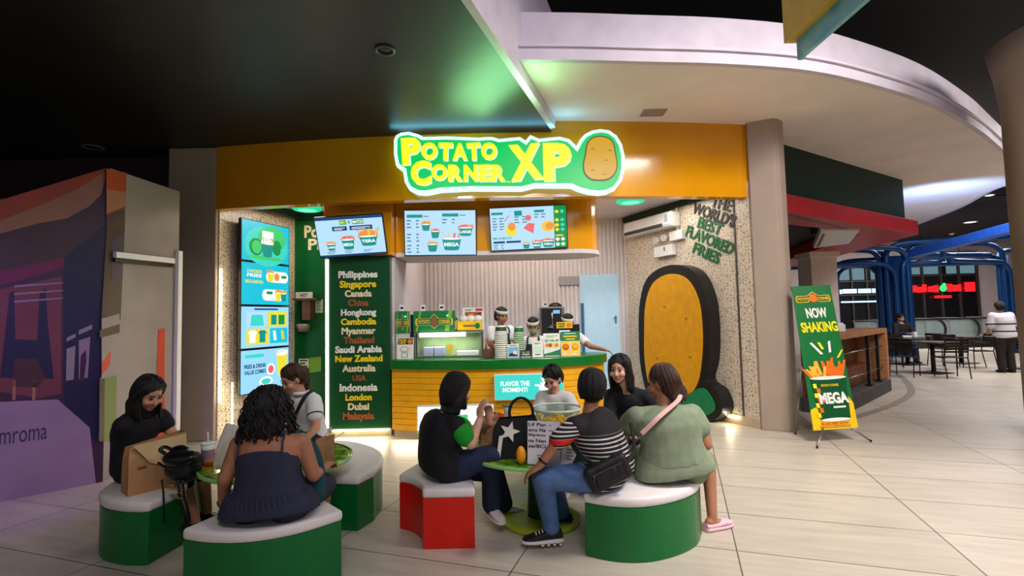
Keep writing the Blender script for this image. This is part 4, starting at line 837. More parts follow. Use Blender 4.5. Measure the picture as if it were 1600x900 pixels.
denim = cloth('denim', (74, 104, 150), noise=.12); ddenim = cloth('dark_denim', (28, 40, 70), noise=.1)
# -- woman at the far left, black dress, looking down at a phone
T = person('woman in black looking down at her phone behind the big brown paper bag', dict(pel=V((-2.86, 3.90, .50)), neck=V((-2.79, 3.84, .89)), head=V((-2.72, 3.80, 1.045)), lat=(0.2, 1, 0), fwd=(1, -.2, 0), face=(.85, -.35, -.5), bow=.06, shw=.155,
    elR=at(190, 697, 3.84), haR=at(246, 700, 3.86), elL=V((-2.66, 4.02, .66)), haL=at(264, 699, 3.98), knL=V((-2.45, 4.02, .47)), anL=V((-2.42, 4.04, .09)), knR=V((-2.47, 3.82, .48)), anR=V((-2.40, 3.86, .09)), hdR=V((.9, .2, .1)), hdL=V((.9, -.2, .1)), pnR=V((0, .2, 1)), pnL=V((0, -.2, 1)), curl=.6), skin1)
shirt(T, cloth('black', (16, 16, 22)), .32, name='dress_top', flare=.012); trousers(T, cloth('black', (16, 16, 22)), shin=.3, name='dress_skirt'); hair(T, hairm, 'long', .30, .085)
shoe(T['t'], 'shoe', V((-2.42, 4.04, .085)), (1, 0), [blackp, blackp]); shoe(T['t'], 'shoe', V((-2.40, 3.86, .085)), (1, -.1), [blackp, blackp])
m = MB(); ph = Frame(at(270, 690, 3.88), (1, .1, .18), (-.15, .9, .35)); m.fext(ph, [(-.075, -.035), (.075, -.035), (.075, .035), (-.075, .035)], -.004, .004); t_ = m.build('phone', blackp, bevel=.003); tag(t_, 'black phone held by the woman in black', 'phone')
# -- woman in the navy dress seen from behind, black curls
T = person('woman with black curls in a navy strap dress, back turned, on the front bench', dict(pel=V((-1.46, 3.06, .51)), neck=V((-1.48, 3.10, .885)), head=V((-1.49, 3.13, 1.045)), lat=(-1, -.05, 0), fwd=(-.05, 1, 0), face=(.1, 1, -.25), bow=.02, shw=.185, w=1.22, facey=False,
    elL=at(352, 748, 3.02), haL=at(348, 790, 3.14), hdL=V((.0, .5, -.7)), pnL=V((1, 0, 0)), elR=at(490, 742, 3.12), haR=V((-1.25, 3.42, .60)), knL=V((-1.62, 3.46, .45)), anL=V((-1.58, 3.52, .09)), knR=V((-1.30, 3.48, .45)), anR=V((-1.34, 3.55, .09))), skin2)
nav = cloth('navy', (40, 42, 66), noise=.06)
m = MB(); sp_ = T['spine']; LT = T['lat']
m.loft([(sp_(-.20), .285, .20), (sp_(-.05), .275, .20), (sp_(.08), .235, .178), (sp_(.22), .195, .15), (sp_(.40), .180, .138), (sp_(.58), .185, .140), (sp_(.72), .182, .136), (sp_(.76), .150, .125)], LT)
for s in (1, -1): m.caps(T['hip'][s], T['kn'][s], .13, .085); m.caps(sp_(.70)+LT*s*.10, sp_(.80)+LT*s*.13, .06, .03)
m.build('dress', nav, T['t'], remesh=.012, relax=6)
m = MB()
for i in range(26):
    a = PI + (i+.5)/26*PI; p0 = sp_(.18)+Vector((math.cos(a)*.215, math.sin(a)*.165, 0)); p1 = sp_(-.12)+Vector((math.cos(a)*.275, math.sin(a)*.195, 0)); m.tube([p0, p0.lerp(p1, .5)+Vector((math.cos(a), math.sin(a), 0))*.006, p1], [.003, .010, .004], 6)
m.build('dress_gathers', nav, T['t'])
for s in (1, -1): strap(T, 'dress_strap', [sp_(.72)+LT*s*.125+V((0, -.115, 0)), sp_(.9)+LT*s*.12+V((0, -.10, .02)), sp_(.98)+LT*s*.115+V((0, -.02, .03)), sp_(.8)+LT*s*.11+V((0, .11, 0))], .012, nav)
hair(T, hairm, 'curly', seed=4)
for s in (1, -1): shoe(T['t'], 'shoe', T['an'][s], (0, 1), [blackp, blackp])
m = MB(); d_ = (T['ha'][1]-T['el'][1]).normalized(); o_ = d_.orthogonal().normalized(); w2 = d_.cross(o_); m.tube([T['ha'][1]-d_*.03+o_*.03*math.cos(a*.3142*2)+w2*.03*math.sin(a*.3142*2) for a in range(10)], .005, 6, closed=True); m.build('bracelet', M('bracelet_dark', (60, 24, 20), .4), T['t'])
# -- girl in the white polo behind the left table
T = person('girl in white polo with black diagonal strap, looking down behind the left table', dict(pel=V((-1.90, 4.72, .50)), neck=V((-1.93, 4.62, .90)), head=V((-1.99, 4.57, 1.04)), lat=(.88, -.45, 0), fwd=(-.45, -.88, 0), face=(-.55, -.75, -.45), bow=.03, shw=.155, hairm=hairb,
    elL=at(494, 668, 4.42), haL=at(474, 690, 4.15), elR=V((-2.14, 4.55, .66)), haR=V((-2.02, 4.25, .60)), knL=V((-1.92, 4.30, .46)), anL=V((-1.9, 4.28, .09)), knR=V((-2.12, 4.35, .46)), anR=V((-2.1, 4.3, .09))), skin1)
polo = cloth('polo_white', (222, 220, 222), noise=.02); shirt(T, polo, .55, flare=.016, name='polo_shirt'); trousers(T, ddenim); hair(T, hairb, 'pony', .28, seed=2)
m = MB(); n_ = T['neck']; m.tube([n_+V((math.cos(a*PI/6)*.068, math.sin(a*PI/6)*.065, .012)) for a in range(12)], .017, 8, closed=True); m.build('polo_collar', polo, T['t'])
strap(T, 'sling_strap', [T['neck']+V((.10, .02, .03)), T['neck']+V((.075, -.10, -.01)), T['spine'](.6)+V((-.02, -.15, .03)), T['spine'](.35)+V((-.12, -.11, 0))], .032, M('strap_black', (22, 20, 22), .7))
m = MB(); e = T['sh'][1].lerp(T['el'][1], .55); d_ = (T['el'][1]-T['sh'][1]).normalized(); m.cyl(e-d_*.004, e+d_*.008, .070, .070, 20); m.build('sleeve_stripe', M('stripe_dark', (30, 34, 44), .8), T['t'])
for s in (1, -1): shoe(T['t'], 'shoe', T['an'][s], (-.4, -.9), [soleW, soleW])
# -- woman with green sleeves on the red bench
T = person('woman in black top with green sleeves eating on the red bench', dict(pel=V((-.53, 3.78, .50)), neck=at(700, 648, 3.74), head=at(715, 610, 3.76), lat=(-.5, .86, 0), fwd=(.86, .5, 0), face=(.75, .6, -.3), bow=.055, shw=.17, w=1.14, facey=False,
    elR=at(736, 693, 3.56), haR=at(750, 655, 3.64), hdR=V((.12, .1, 1)), pnR=V((.8, .6, .1)), elL=V((-.30, 4.02, .66)), haL=at(766, 660, 3.84), hdL=V((-.1, -.1, 1)), pnL=V((-.2, -1, .2)), curl=.55,
    knR=at(768, 712, 3.66), anR=at(768, 790, 3.84), knL=at(772, 738, 3.86), anL=V((-.10, 4.05, .09)), tdR=(.5, -.75, 0), tdL=(1, .2, 0)), skin3)
blk = cloth('black', (16, 16, 22)); shirt(T, blk, .25, lo=-.15, name='t_shirt', inf=.02, wid=.03)
m = MB()
grn = cloth('sleeve_green', (24, 150, 40), noise=.04)
for s in (1, -1):
    m = MB(); m.caps(T['sh'][s].lerp(T['el'][s], .18), T['sh'][s].lerp(T['el'][s], .62), .066, .072); m.build('sleeve', grn, T['t'], remesh=.011, relax=3)
trousers(T, ddenim, shin=.97, flare=.012, inf=.02, name='jeans'); hair(T, hairm, 'long', .24, .095, 3)
shoe(T['t'], 'shoe', T['an'][-1], (.42, -.75), [M('sneaker_white', (228, 218, 222), .55), soleW], lace=soleW); shoe(T['t'], 'shoe', T['an'][1], (.9, .1), [M('sneaker_white'), soleW])
hp_ = at(762, 634, 3.66)
# -- man in the striped shirt
T = person('man in black shirt with white stripes and red cuffs, hand on knee, light jeans', dict(pel=V((.62, 3.50, .50)), neck=at(915, 648, 3.46), head=at(927, 606, 3.50), lat=(-.62, -.78, 0), fwd=(-.78, .62, 0), face=(.35, .93, -.15), bow=.05, shw=.185, w=1.12, facey=False,
    elL=at(872, 688, 3.28), haL=at(843, 728, 3.26), hdL=V((-.75, .1, -.5)), pnL=V((-.2, .1, -1)), elR=V((.42, 3.80, .66)), haR=V((.18, 3.78, .60)), curl=.5, knL=at(848, 748, 3.36), anL=at(862, 826, 3.50), knR=V((.22, 3.72, .50)), anR=V((.34, 3.84, .09)), tdL=(-.95, -.1, 0), tdR=(-.9, .3, 0)), skin2)
sh_m = stripes('striped_shirt', 0, .028, .33, (18, 18, 22), (214, 208, 208), .785); zc_ = T['sh'][1].z
shirt(T, sh_m, .1, name='striped_shirt', inf=.02, wid=.02)
e1, e0 = T['el'][1], T['sh'][1]; zl = lambda u: e0.z+(e1.z-e0.z)*u
slv = stripes('striped_sleeve', 0, .024, .36, (18, 18, 22), (214, 208, 208), None, [(zl(.62), zl(.30)+.0, (18, 18, 22))] if False else [(zl(.78), zl(.55), (18, 18, 22)), (zl(1.3), zl(.80), (206, 28, 26))])
for s in (1, -1):
    m = MB(); m.caps(T['sh'][s]+LT*0, T['sh'][s].lerp(T['el'][s], .98), .069, .064); m.build('sleeve', slv, T['t'], remesh=.011, relax=3)
trousers(T, denim, shin=.96, inf=.018, name='jeans'); hair(T, hairm, 'short')
ck = M('skate_black', (22, 20, 22), .7); o_ = shoe(T['t'], 'shoe', T['an'][1], (-.95, -.1), [ck, soleW], .27, .1, lace=soleW)
m = MB(); td = V((-.995, -.1, 0)).normalized(); sd = V((.1, -.995, 0)); h0 = V((T['an'][1].x, T['an'][1].y, 0))-td*.05
for i in range(8):
    for j in range(2):
        if (i+j) % 2 == 0: p = h0+td*(.0+.02*i)+sd*.0475+UP*(.036+.013*j); m.box(p, (.016, .004, .011), 0, Matrix((td, sd, UP)).transposed())
m.build('checker_band', soleW, o_)
shoe(T['t'], 'shoe', T['an'][-1], (-.9, .3), [ck, soleW], .27, .1)
m = MB(); wr = T['ha'][1]; d_ = (T['ha'][1]-T['el'][1]).normalized(); o2 = d_.orthogonal().normalized(); w2 = d_.cross(o2); m.tube([wr-d_*.035+(o2*math.cos(a*PI/8)+w2*math.sin(a*PI/8))*.031 for a in range(16)], .007, 6, closed=True); m.build('wrist_watch', blackp, T['t'])
TM_ = T
# -- woman in sage green
T = person('woman in sage green outfit with brown hair, back turned, pink slipper, on the right bench', dict(pel=V((1.10, 3.60, .51)), neck=at(1036, 638, 3.64), head=at(1033, 598, 3.68), lat=(-1, -.1, 0), fwd=(-.1, 1, 0), face=(-.8, .55, -.2), bow=.03, shw=.205, w=1.38, hairm=hairb, hs=1.02,
    elR=at(1103, 694, 3.62), haR=V((1.36, 3.82, .57)), hdR=V((-.3, .9, -.2)), elL=V((.80, 3.78, .68)), haL=V((.70, 4.0, .60)), knR=V((1.44, 3.86, .46)), anR=V((1.40, 3.72, .085)), knL=V((1.0, 4.02, .46)), anL=V((1.0, 4.05, .085)), tdR=(.8, .35, 0), tdL=(0, 1, 0)), skin2)
sage = cloth('sage', (126, 138, 112), noise=.05, bump=.4, bscale=9)
shirt(T, sage, .42, lo=-.02, inf=.022, flare=.02, name='blouse')
m = MB(); sp_ = T['spine']; LT = T['lat']; m.loft([(sp_(-.21), .28, .195), (sp_(-.05), .285, .20), (sp_(.08), .265, .19), (sp_(.22), .235, .17)], LT)
m.caps(T['hip'][1], T['kn'][1], .13, .085); m.caps(T['hip'][-1], T['kn'][-1]-V((.05, .02, 0)), .14, .09); m.build('skirt', sage, T['t'], remesh=.012, relax=6)
hair(T, hairb, 'short', seed=5)
m = MB(); hp = T['hp']; m.ell(hp(0, -.06, -.03), (.09, .075, .1), T['q'], 16); m.ell(hp(-.06, -.05, -.06), (.055, .05, .06), T['q'], 14); m.chain([hp(-.05, -.09, -.03), hp(-.06, -.11, -.09), hp(-.085, -.11, -.14)], [.045, .04, .02], 10); m.chain([hp(.02, -.09, -.03), hp(.05, -.085, -.12), hp(.06, -.07, -.18)], [.04, .03, .008], 10); m.chain([hp(-.02, -.1, -.02), hp(-.02, -.11, -.1), hp(-.03, -.1, -.16)], [.04, .03, .008], 10); m.build('hair_bun', hairb, T['t'], remesh=.01, relax=2)
m = MB(); c_ = hp(-.07, -.115, -.045); m.tube([c_+V((0, 0, .03)), c_+V((.012, -.012, 0)), c_+V((.005, 0, -.03))], [.006, .01, .005], 8); m.build('hair_clip', M('clip_shell', (150, 130, 110), .2), T['t'])
pk = M('slipper_pink', (232, 184, 196), .5, noise=.02)
for s in (1, -1):
    o_ = shoe(T['t'], 'slipper', T['an'][s], (.8, .35) if s < 0 else (0, 1), [pk, pk], .25, .10, low=True)
# pink crossbody strap with chain, small bag on her far side
cb_ = thing('crossbody_bag', 'pink strapped crossbody bag worn by the woman in sage green', 'bag', (1.0, 3.6, .6))
s0, s1, s2 = at(1058, 628, 3.50), at(1030, 652, 3.385), at(1003, 678, 3.39)
strap(T, 'strap', [at(1063, 618, 3.58), s0, s1, s2], .030, M('strap_pink', (222, 176, 170), .6), .008, cb_)
m = MB(); c0, c1 = s2, at(978, 706, 3.46)
for i in range(12): p = c0.lerp(c1, (i+.5)/12); a_ = (c1-c0).normalized()*.011; m.tube([p-a_, p+V((0, 0, .007)) if i % 2 else p+V((.005, -.005, 0)), p+a_, p-V((0, 0, .007)) if i % 2 else p-V((.005, -.005, 0))], .0025, 5, closed=True)
m.build('chain', steel, cb_)
m = MB(); m.box((.78, 3.78, .64), (.07, .16, .12)); m.build('pouch', M('strap_pink'), cb_, bevel=.02)
# -- woman in black across the right table
T = person('woman with long black hair in black sweater facing the camera across the right table', dict(pel=V((1.08, 4.62, .50)), neck=at(982, 611, 4.55), head=at(968, 577, 4.5), lat=(.85, -.5, 0), fwd=(-.5, -.85, 0), face=(-.5, -.85, -.1), bow=.03, shw=.165,
    elL=V((1.27, 4.48, .64)), haL=V((1.05, 4.26, .60)), elR=V((.84, 4.55, .66)), haR=V((.75, 4.30, .60)), knL=V((1.05, 4.25, .46)), anL=V((1.0, 4.22, .09)), knR=V((.82, 4.3, .46)), anR=V((.8, 4.25, .09))), skin3)
shirt(T, blk, 1.8, name='sweater', inf=.02); trousers(T, blk); hair(T, hairm, 'long', .30, .10, 6)
for s in (1, -1): shoe(T['t'], 'shoe', T['an'][s], (-.4, -.9), [blackp, blackp])
# -- child in the white shirt
T = person('child in white shirt at the far side of the right table', dict(pel=V((.38, 4.72, .47)), neck=at(867, 613, 4.62), head=at(863, 592, 4.58), lat=(.9, -.4, 0), fwd=(-.4, -.9, 0), face=(-.45, -.75, -.5), bow=.02, shw=.125, w=.78, hs=.92, hand=.8,
    elL=V((.55, 4.56, .66)), haL=V((.40, 4.36, .62)), elR=V((.20, 4.58, .66)), haR=V((.24, 4.36, .62)), knL=V((.40, 4.38, .44)), anL=V((.40, 4.36, .1)), knR=V((.24, 4.40, .44)), anR=V((.24, 4.38, .1))), skin3)
shirt(T, polo, .6, flare=.012, name='t_shirt'); trousers(T, ddenim); hair(T, hairm, 'short', seed=8)
for s in (1, -1): shoe(T['t'], 'shoe', T['an'][s], (-.4, -.9), [soleW, soleW], .2, .075)
# -- three crew behind the counter
band = M('headband', (206, 210, 190), .8); apr = cloth('apron_green', (14, 62, 36))
def crew(lbl, hx, hy, Y, face, extra, mask=False, stoop=0):
    h = at(hx, hy, Y); fwd = V((face[0], face[1], 0)).normalized(); lat = UP.cross(fwd)
    nk = V((h.x, h.y, h.z-.155))-fwd*.03; pl = V((nk.x, nk.y, h.z-.66))-fwd*.06
    d = dict(pel=pl, neck=nk, head=h, lat=lat, fwd=fwd, face=face, bow=.02, shw=.18, w=1.05, hs=1.05, elL=nk+lat*.24-UP*.27+fwd*.05, haL=nk+lat*.16-UP*.36+fwd*.27, elR=nk-lat*.24-UP*.27+fwd*.05, haR=nk-lat*.16-UP*.36+fwd*.27, pnL=V((0, 0, -1)))
    for s, n in ((1, 'L'), (-1, 'R')): d['kn'+n] = V((pl.x, pl.y, pl.z*.52))+lat*s*.10; d['an'+n] = V((pl.x, pl.y, .09))+lat*s*.11
    d.update(extra); T = person(lbl, d, skin2, 'crew behind the counter', .010)
    shirt(T, polo, .6, flare=.014, name='polo_shirt'); trousers(T, blk); hair(T, hairm, 'short')
    for s in (1, -1): shoe(T['t'], 'shoe', T['an'][s], fwd.xy, [blackp, blackp])
    m = MB(); hp, hs = T['hp'], T['hs']; rg = []
    for zz, ex in ((.035, 1.02), (.035, 1.08), (.085, 1.02), (.085, .96)): rg.append(m.ring([hp(math.cos(a*PI/12)*.087*ex, -.016+math.sin(a*PI/12)*.104*ex, zz+.0) for a in range(24)]))
    rg.append(rg[0]); m.skin(rg, 0, False, True); m.build('headband', band, T['t'])
    m = MB(); rows = [(T['spine'](u)+T['fwd']*.06, (.12 if u > .5 else .165)*T['k'], (.085)*T['k']) for u in (-.6, -.2, .1, .4, .7, .8)]; m.loft(rows, T['lat']); m.build('apron', apr, T['t'], remesh=.012, relax=3)
    for s in (1, -1): strap(T, 'apron_strap', [T['spine'](.78)+T['lat']*s*.09+T['fwd']*.135, T['spine'](.95)+T['lat']*s*.085+T['fwd']*.085, T['spine'](1.0)+T['lat']*s*.08-T['fwd']*.02], .03, apr)
    if mask: m = MB(); m.ell(hp(0, .05, -.055), (.064, .066, .052), T['q'], 16); m.build('face_mask', M('mask_green', (92, 160, 110), .8), T['t'])
    return T
crew('crew member in white polo with green apron strap behind the tall white cup stack', 784, 494, 7.9, (.55, -.8, -.2), {})
crew('crew member in green face mask behind the two cup stacks', 833, 510, 7.9, (-.1, -1, -.35), {}, True)
hh = at(948, 547, 7.12)
crew('crew member behind the order screen with an arm resting along the counter end', 887, 505, 7.75, (.15, -1, -.3), dict(elL=at(922, 541, 7.35), haL=at(943, 546, 7.16), hdL=V((.8, -.35, -.25)), pnL=V((0, -.2, -1))))
# ================================================================== THINGS ON THE COUNTER AND TABLES
ZC = 1.022
def X(px, Y): return at(px, 560, Y).x
# lit display case with green header
dc = thing('display_case', 'glass warming display case with green header board and glowing tube on the counter', 'display case', (-.84, 7.1, ZC))
x0, x1, y0, y1 = X(647, 7.0), X(755, 7.0), 6.98, 7.14
m = MB()
for x in (x0, x1-.02): m.bx((x, y0, ZC), (x+.02, y0+.02, 1.38)); m.bx((x, y1-.02, ZC), (x+.02, y1, 1.38))
m.bx((x0, y0, 1.365), (x1, y1, 1.385)); m.bx((x0, y0, ZC), (x1, y1, ZC+.015)); m.build('case_frame', steel, dc)
FD = Frame((x0, y0-.002, 1.385), (1, 0, 0), (0, 0, 1)); wd = X(712, 7.0)-x0
CS = [M('print_'+n, c, .45, noise=.03) for n, c in (('green', (14, 116, 62)), ('lime', (120, 170, 50)), ('gold', (226, 190, 60)), ('brown', (140, 84, 50)), ('white', (226, 224, 216)), ('ink', (26, 30, 30)), ('orange', (232, 120, 24)), ('red', (196, 40, 30)), ('yellow', (240, 196, 20)), ('sky', (120, 176, 214)), ('pale', (200, 226, 196)))]
cGR, cLI, cGO, cBR, cWH, cIN, cOR, cRE, cYE, cSK, cPA = range(11)
def header(parent, f, w_, h, name='POTATO CORNER'):
    m = MB(); m.fext(f, [(0, 0), (w_, 0), (w_, h), (0, h)], -.02, 0, cGR)
    m.fpoly(f, [(w_*.75, 0), (w_*.85, 0), (w_*.95, h), (w_*.85, h)], .001, cLI); m.fpoly(f, [(w_*.05, 0), (w_*.1, 0), (w_*.2, h), (w_*.15, h)], .001, cLI)
    cx, cy = w_/2, h*.46; a, b = w_*.44, h*.17
    for d_, mt, s_ in ((.002, cGO, 1.0), (.003, cGR, .9)): m.fpoly(f, [(cx-a*s_, cy-b*s_), (cx-w_*.1*s_, cy-b*s_), (cx, cy-b*2*s_), (cx+w_*.1*s_, cy-b*s_), (cx+a*s_, cy-b*s_), (cx+a*1.05*s_, cy), (cx+a*s_, cy+b*s_), (cx+w_*.1*s_, cy+b*s_), (cx, cy+b*2.4*s_), (cx-w_*.1*s_, cy+b*s_), (cx-a*s_, cy+b*s_), (cx-a*1.05*s_, cy)], d_, mt)
    m.fell(f, cx, cy, w_*.07, h*.24, .005, cBR)
    l_, r_ = name.split(); m.ftext(f, l_, cx-w_*.24, cy, w_*.28, h*.2, .006, 0, cGO, .03); m.ftext(f, r_, cx+w_*.25, cy, w_*.28, h*.2, .006, 0, cGO, .03)
    m.build('header_board', CS, parent)
header(dc, FD, wd, .28)
m = MB(); m.tube([(X(656, 6.95), 6.955, 1.335), (X(728, 6.95), 6.955, 1.335)], .028, 12); m.build('lamp_tube', EM('tube_warm', (255, 244, 216), 6), dc)
lamp('case_light', 'AREA', ((x0+x1)/2, 6.98, 1.30), 2.5, (1, .9, .7), .6, .05)
m = MB(); m.frect(Frame((x0, y1-.004, ZC), (1, 0, 0), (0, 0, 1)), .02, .02, x1-x0-.02, .33); m.build('back_panel', M('case_back', (120, 150, 110), .5), dc)
for k, px in enumerate((634, 700)): m = MB(); m.ell((X(px, 6.96), 6.955, 1.595), (.014, .008, .014)); tag(m.build('indicator_lamp', EM('led_green', (60, 255, 170), 2)), ('green indicator lamp on the small header board at the counter left end', 'green indicator lamp on the long header board above the glowing tube')[k], 'lamp', 'green indicator lamps')
sb = thing('corner_display', 'small green header board and leaflet card at the counter left end', 'display', (X(631, 7), 7.05, ZC))
FD2 = Frame((X(619, 7.0), 6.985, 1.37), (1, 0, 0), (0, 0, 1)); header(sb, FD2, X(641, 7)-X(619, 7), .3, 'POTATO CORNER')
m = MB(); m.bx((X(642, 7), 6.99, ZC), (X(648, 7), 7.05, 1.62)); m.build('post', blackp, sb); m = MB(); m.bx((X(619, 7), 7.0, ZC), (X(641, 7), 7.06, 1.37)); m.build('stand', M('stand_grey', (190, 196, 190), .5), sb)
def board(lbl, xa, ya, xb, yb, Y, paint, cat='counter sign', name='counter_sign', tilt=.12, foot=True):   # a standing card given by its photo corners
    p0, p1 = at(xa, yb, Y), at(xb, yb, Y); top = at(xa, ya, Y); h = top.z-ZC; f = Frame((p0.x, Y, ZC), (1, 0, 0), (0, tilt, 1)); w_ = p1.x-p0.x
    t = thing(name, lbl, cat, ((p0.x+p1.x)/2, Y, ZC))
    m = MB(); m.fext(f, [(0, 0), (w_, 0), (w_, h), (0, h)], -.008, 0, cWH); paint(m, f, w_, h); m.build('printed_card', CS, t)
    if foot: m = MB(); m.bx((p0.x+.01, Y-.012, ZC), (p1.x-.01, Y+.05, ZC+.008)); m.build('stand', clearp if False else whitep, t)
    return t
def lines(m, f, x, y, w_, n, st_, mt, d=.002):
    for k in range(n): m.frect(f, x, y-k*st_, x+w_*(1-.3*(k % 2)), y-k*st_+st_*.45, d, mt)
def k_order(m, f, w_, h):
    m.frect(f, w_*.05, h*.68, w_*.95, h*.97, .001, cIN); m.ftext(f, 'ORDER', w_*.33, h*.88, w_*.5, h*.1, .003, 0, cYE, .03); m.ftext(f, 'HERE', w_*.33, h*.76, w_*.4, h*.1, .003, 0, cYE, .03); m.fell(f, w_*.78, h*.82, w_*.15, h*.12, .003, cOR)
    m.fell(f, w_*.45, h*.45, w_*.25, h*.13, .002, cIN); m.fell(f, w_*.45, h*.45, w_*.22, h*.11, .003, cWH); m.frect(f, w_*.28, h*.06, w_*.64, h*.3, .002, cIN); m.frect(f, w_*.31, h*.08, w_*.61, h*.28, .003, cWH)
board('white leaflet card with black and yellow order label at the counter left end', 620, 528, 646, 560, 6.9, k_order)
def k_blue(m, f, w_, h):
    m.frect(f, w_*.06, h*.04, w_*.94, h*.78, .001, cSK); lines(m, f, w_*.2, h*.87, w_*.6, 1, h*.1, cIN); m.fpoly(f, [(w_*.1, h*.1), (w_*.9, h*.1), (w_*.8, h*.35), (w_*.5, h*.4), (w_*.2, h*.28)], .003, cIN); m.fpoly(f, [(w_*.45, h*.3), (w_*.8, h*.2), (w_*.85, h*.45), (w_*.55, h*.55)], .004, cWH)
def k_dark(m, f, w_, h):
    m.frect(f, 0, 0, w_, h, .001, cIN); m.ftext(f, 'Pay with', w_*.5, h*.68, w_*.66, h*.2, .002, 0, cWH, .01); m.ftext(f, 'maya', w_*.5, h*.34, w_*.66, h*.3, .002, 0, cPA, .03)
def k_qr(m, f, w_, h):
    m.frect(f, w_*.2, h*.28, w_*.8, h*.68, .001, cPA); lines(m, f, w_*.2, h*.86, w_*.6, 2, h*.06, cIN); lines(m, f, w_*.25, h*.13, w_*.5, 1, h*.12, cIN)
def k_menu(m, f, w_, h):
    lines(m, f, w_*.15, h*.88, w_*.7, 2, h*.06, cLI); m.ftext(f, 'GET 10% OFF', w_*.5, h*.68, w_*.86, h*.1, .003, 0, cGR, .03); m.frect(f, w_*.06, h*.36, w_*.94, h*.6, .001, cPA)
    for k in range(4): m.fell(f, w_*(.22+.19*k), h*.48, w_*.11, h*.09, .002+.0003*k, (cOR, cBR, cGO, cOR)[k])
    m.fpoly(f, [(0, 0), (w_, 0), (w_, h*.3), (w_*.5, h*.18), (0, h*.1)], .002, cGR)
def k_menu2(m, f, w_, h):
    m.frect(f, 0, h*.6, w_, h, .001, cGR); lines(m, f, w_*.15, h*.77, w_*.7, 1, h*.12, cYE); lines(m, f, w_*.2, h*.9, w_*.6, 1, h*.06, cWH); lines(m, f, w_*.25, h*.66, w_*.5, 1, h*.1, cYE)
    for k in (0, 1):
        m.frect(f, w_*(.02+.5*k), 0, w_*(.48+.5*k), h*.58, .002, cYE); m.fell(f, w_*(.25+.5*k), h*.36, w_*.17, h*.13, .004, (cRE, cOR)[k]); m.fell(f, w_*(.25+.5*k), h*.38, w_*.11, h*.08, .005, (cOR, cGO)[k]); lines(m, f, w_*(.1+.5*k), h*.14, w_*.3, 2, h*.08, cWH, .004)
board('small blue and white payment card on the counter beside the cup stack', 793, 538, 811, 560, 6.7, k_blue)
board('small black pay card lying between the blue card and the code card', 813, 547, 831, 559, 6.72, k_dark)
board('tall white payment code card standing behind the child on the counter', 832, 533, 849, 560, 6.7, k_qr)
board('white and green discount menu board on the counter, left of the yellow fries one', 850, 521, 876, 560, 6.78, k_menu)
board('green and yellow two panel fries board at the right of the counter signs', 877, 518, 907, 559, 6.80, k_menu2)
def k_lbl(m, f, w_, h): m.frect(f, 0, 0, w_, h, .001, cYE); m.ftext(f, 'ORDER', w_*.3, h*.7, w_*.5, h*.3, .002, 0, cIN, .04); m.ftext(f, 'HERE', w_*.3, h*.3, w_*.4, h*.3, .002, 0, cIN, .04); m.fell(f, w_*.78, h*.5, w_*.17, h*.36, .002, cOR)
# order screen and coffee machine
pos = thing('order_screen', 'black order screen with yellow order label at the counter right end', 'screen', (X(888, 7.05), 7.1, ZC))
m = MB(); xa, xb = X(866, 7.05), X(907, 7.05); m.bx((xa, 7.04, 1.22), (xb, 7.08, 1.44)); m.build('monitor', blackp, pos, bevel=.01)
m = MB(); m.bx((X(882, 7.05), 7.07, ZC), (X(892, 7.05), 7.11, 1.25)); m.bx((X(874, 7.05), 7.02, ZC), (X(900, 7.05), 7.14, ZC+.02)); m.build('stand', blackp, pos)
f_ = Frame((X(871, 7.03), 7.035, 1.385), (1, 0, 0), (0, 0, 1)); m = MB(); m.fext(f_, [(0, 0), (X(896, 7.03)-X(871, 7.03), 0), (X(896, 7.03)-X(871, 7.03), .085), (0, .085)], -.004, 0, cYE); k_lbl(m, f_, X(896, 7.03)-X(871, 7.03), .085); m.build('order_label', CS, pos)
f_ = Frame((X(875, 7.03), 7.036, 1.32), (1, 0, 0), (0, 0, 1)); m = MB(); m.frect(f_, 0, 0, .15, .035); m.build('lit_strip', EM('pos_white', (200, 226, 250), 1.2), pos)
cf_ = thing('coffee_machine', 'black drinks machine with steel frame against the slatted back wall', 'drinks machine', (X(864, 8.9), 8.95, .9))
xa, xb = X(846, 8.8), X(884, 8.8); m = MB(); m.bx((xa, 8.8, .9), (xb, 9.2, 1.72)); m.build('steel_case', steel, cf_, bevel=.012)
m = MB(); m.bx((xa+.02, 8.78, 1.2), (xb-.05, 8.802, 1.69)); m.build('front_panel', blackp, cf_)
m = MB(); m.frect(Frame((xb-.2, 8.775, 1.60), (1, 0, 0), (0, 0, 1)), 0, 0, .12, .06); m.build('display', EM('cf_blue', (120, 190, 250), 1), cf_)
m = MB(); m.cyl((xa+.2, 8.74, 1.62), (xa+.2, 8.74, 1.40), .014); m.cyl((xa+.12, 8.72, 1.36), (xa+.32, 8.72, 1.36), .012); m.box((xa+.2, 8.74, 1.38), (.1, .06, .04)); m.build('dispensing_tap', steel, cf_)
m = MB(); m.ell((xb-.14, 8.98, 1.73), (.12, .12, .07)); m.build('bean_lid', blackp, cf_)
m = MB(); m.bx((-.6, 8.65, 0), (.95, 9.24, .9)); m.bx((-.62, 8.62, .86), (.97, 9.26, .898)); tag(m.build('back_counter', steel, bevel=.005), 'steel back counter behind the crew below the slatted wall', 'counter')
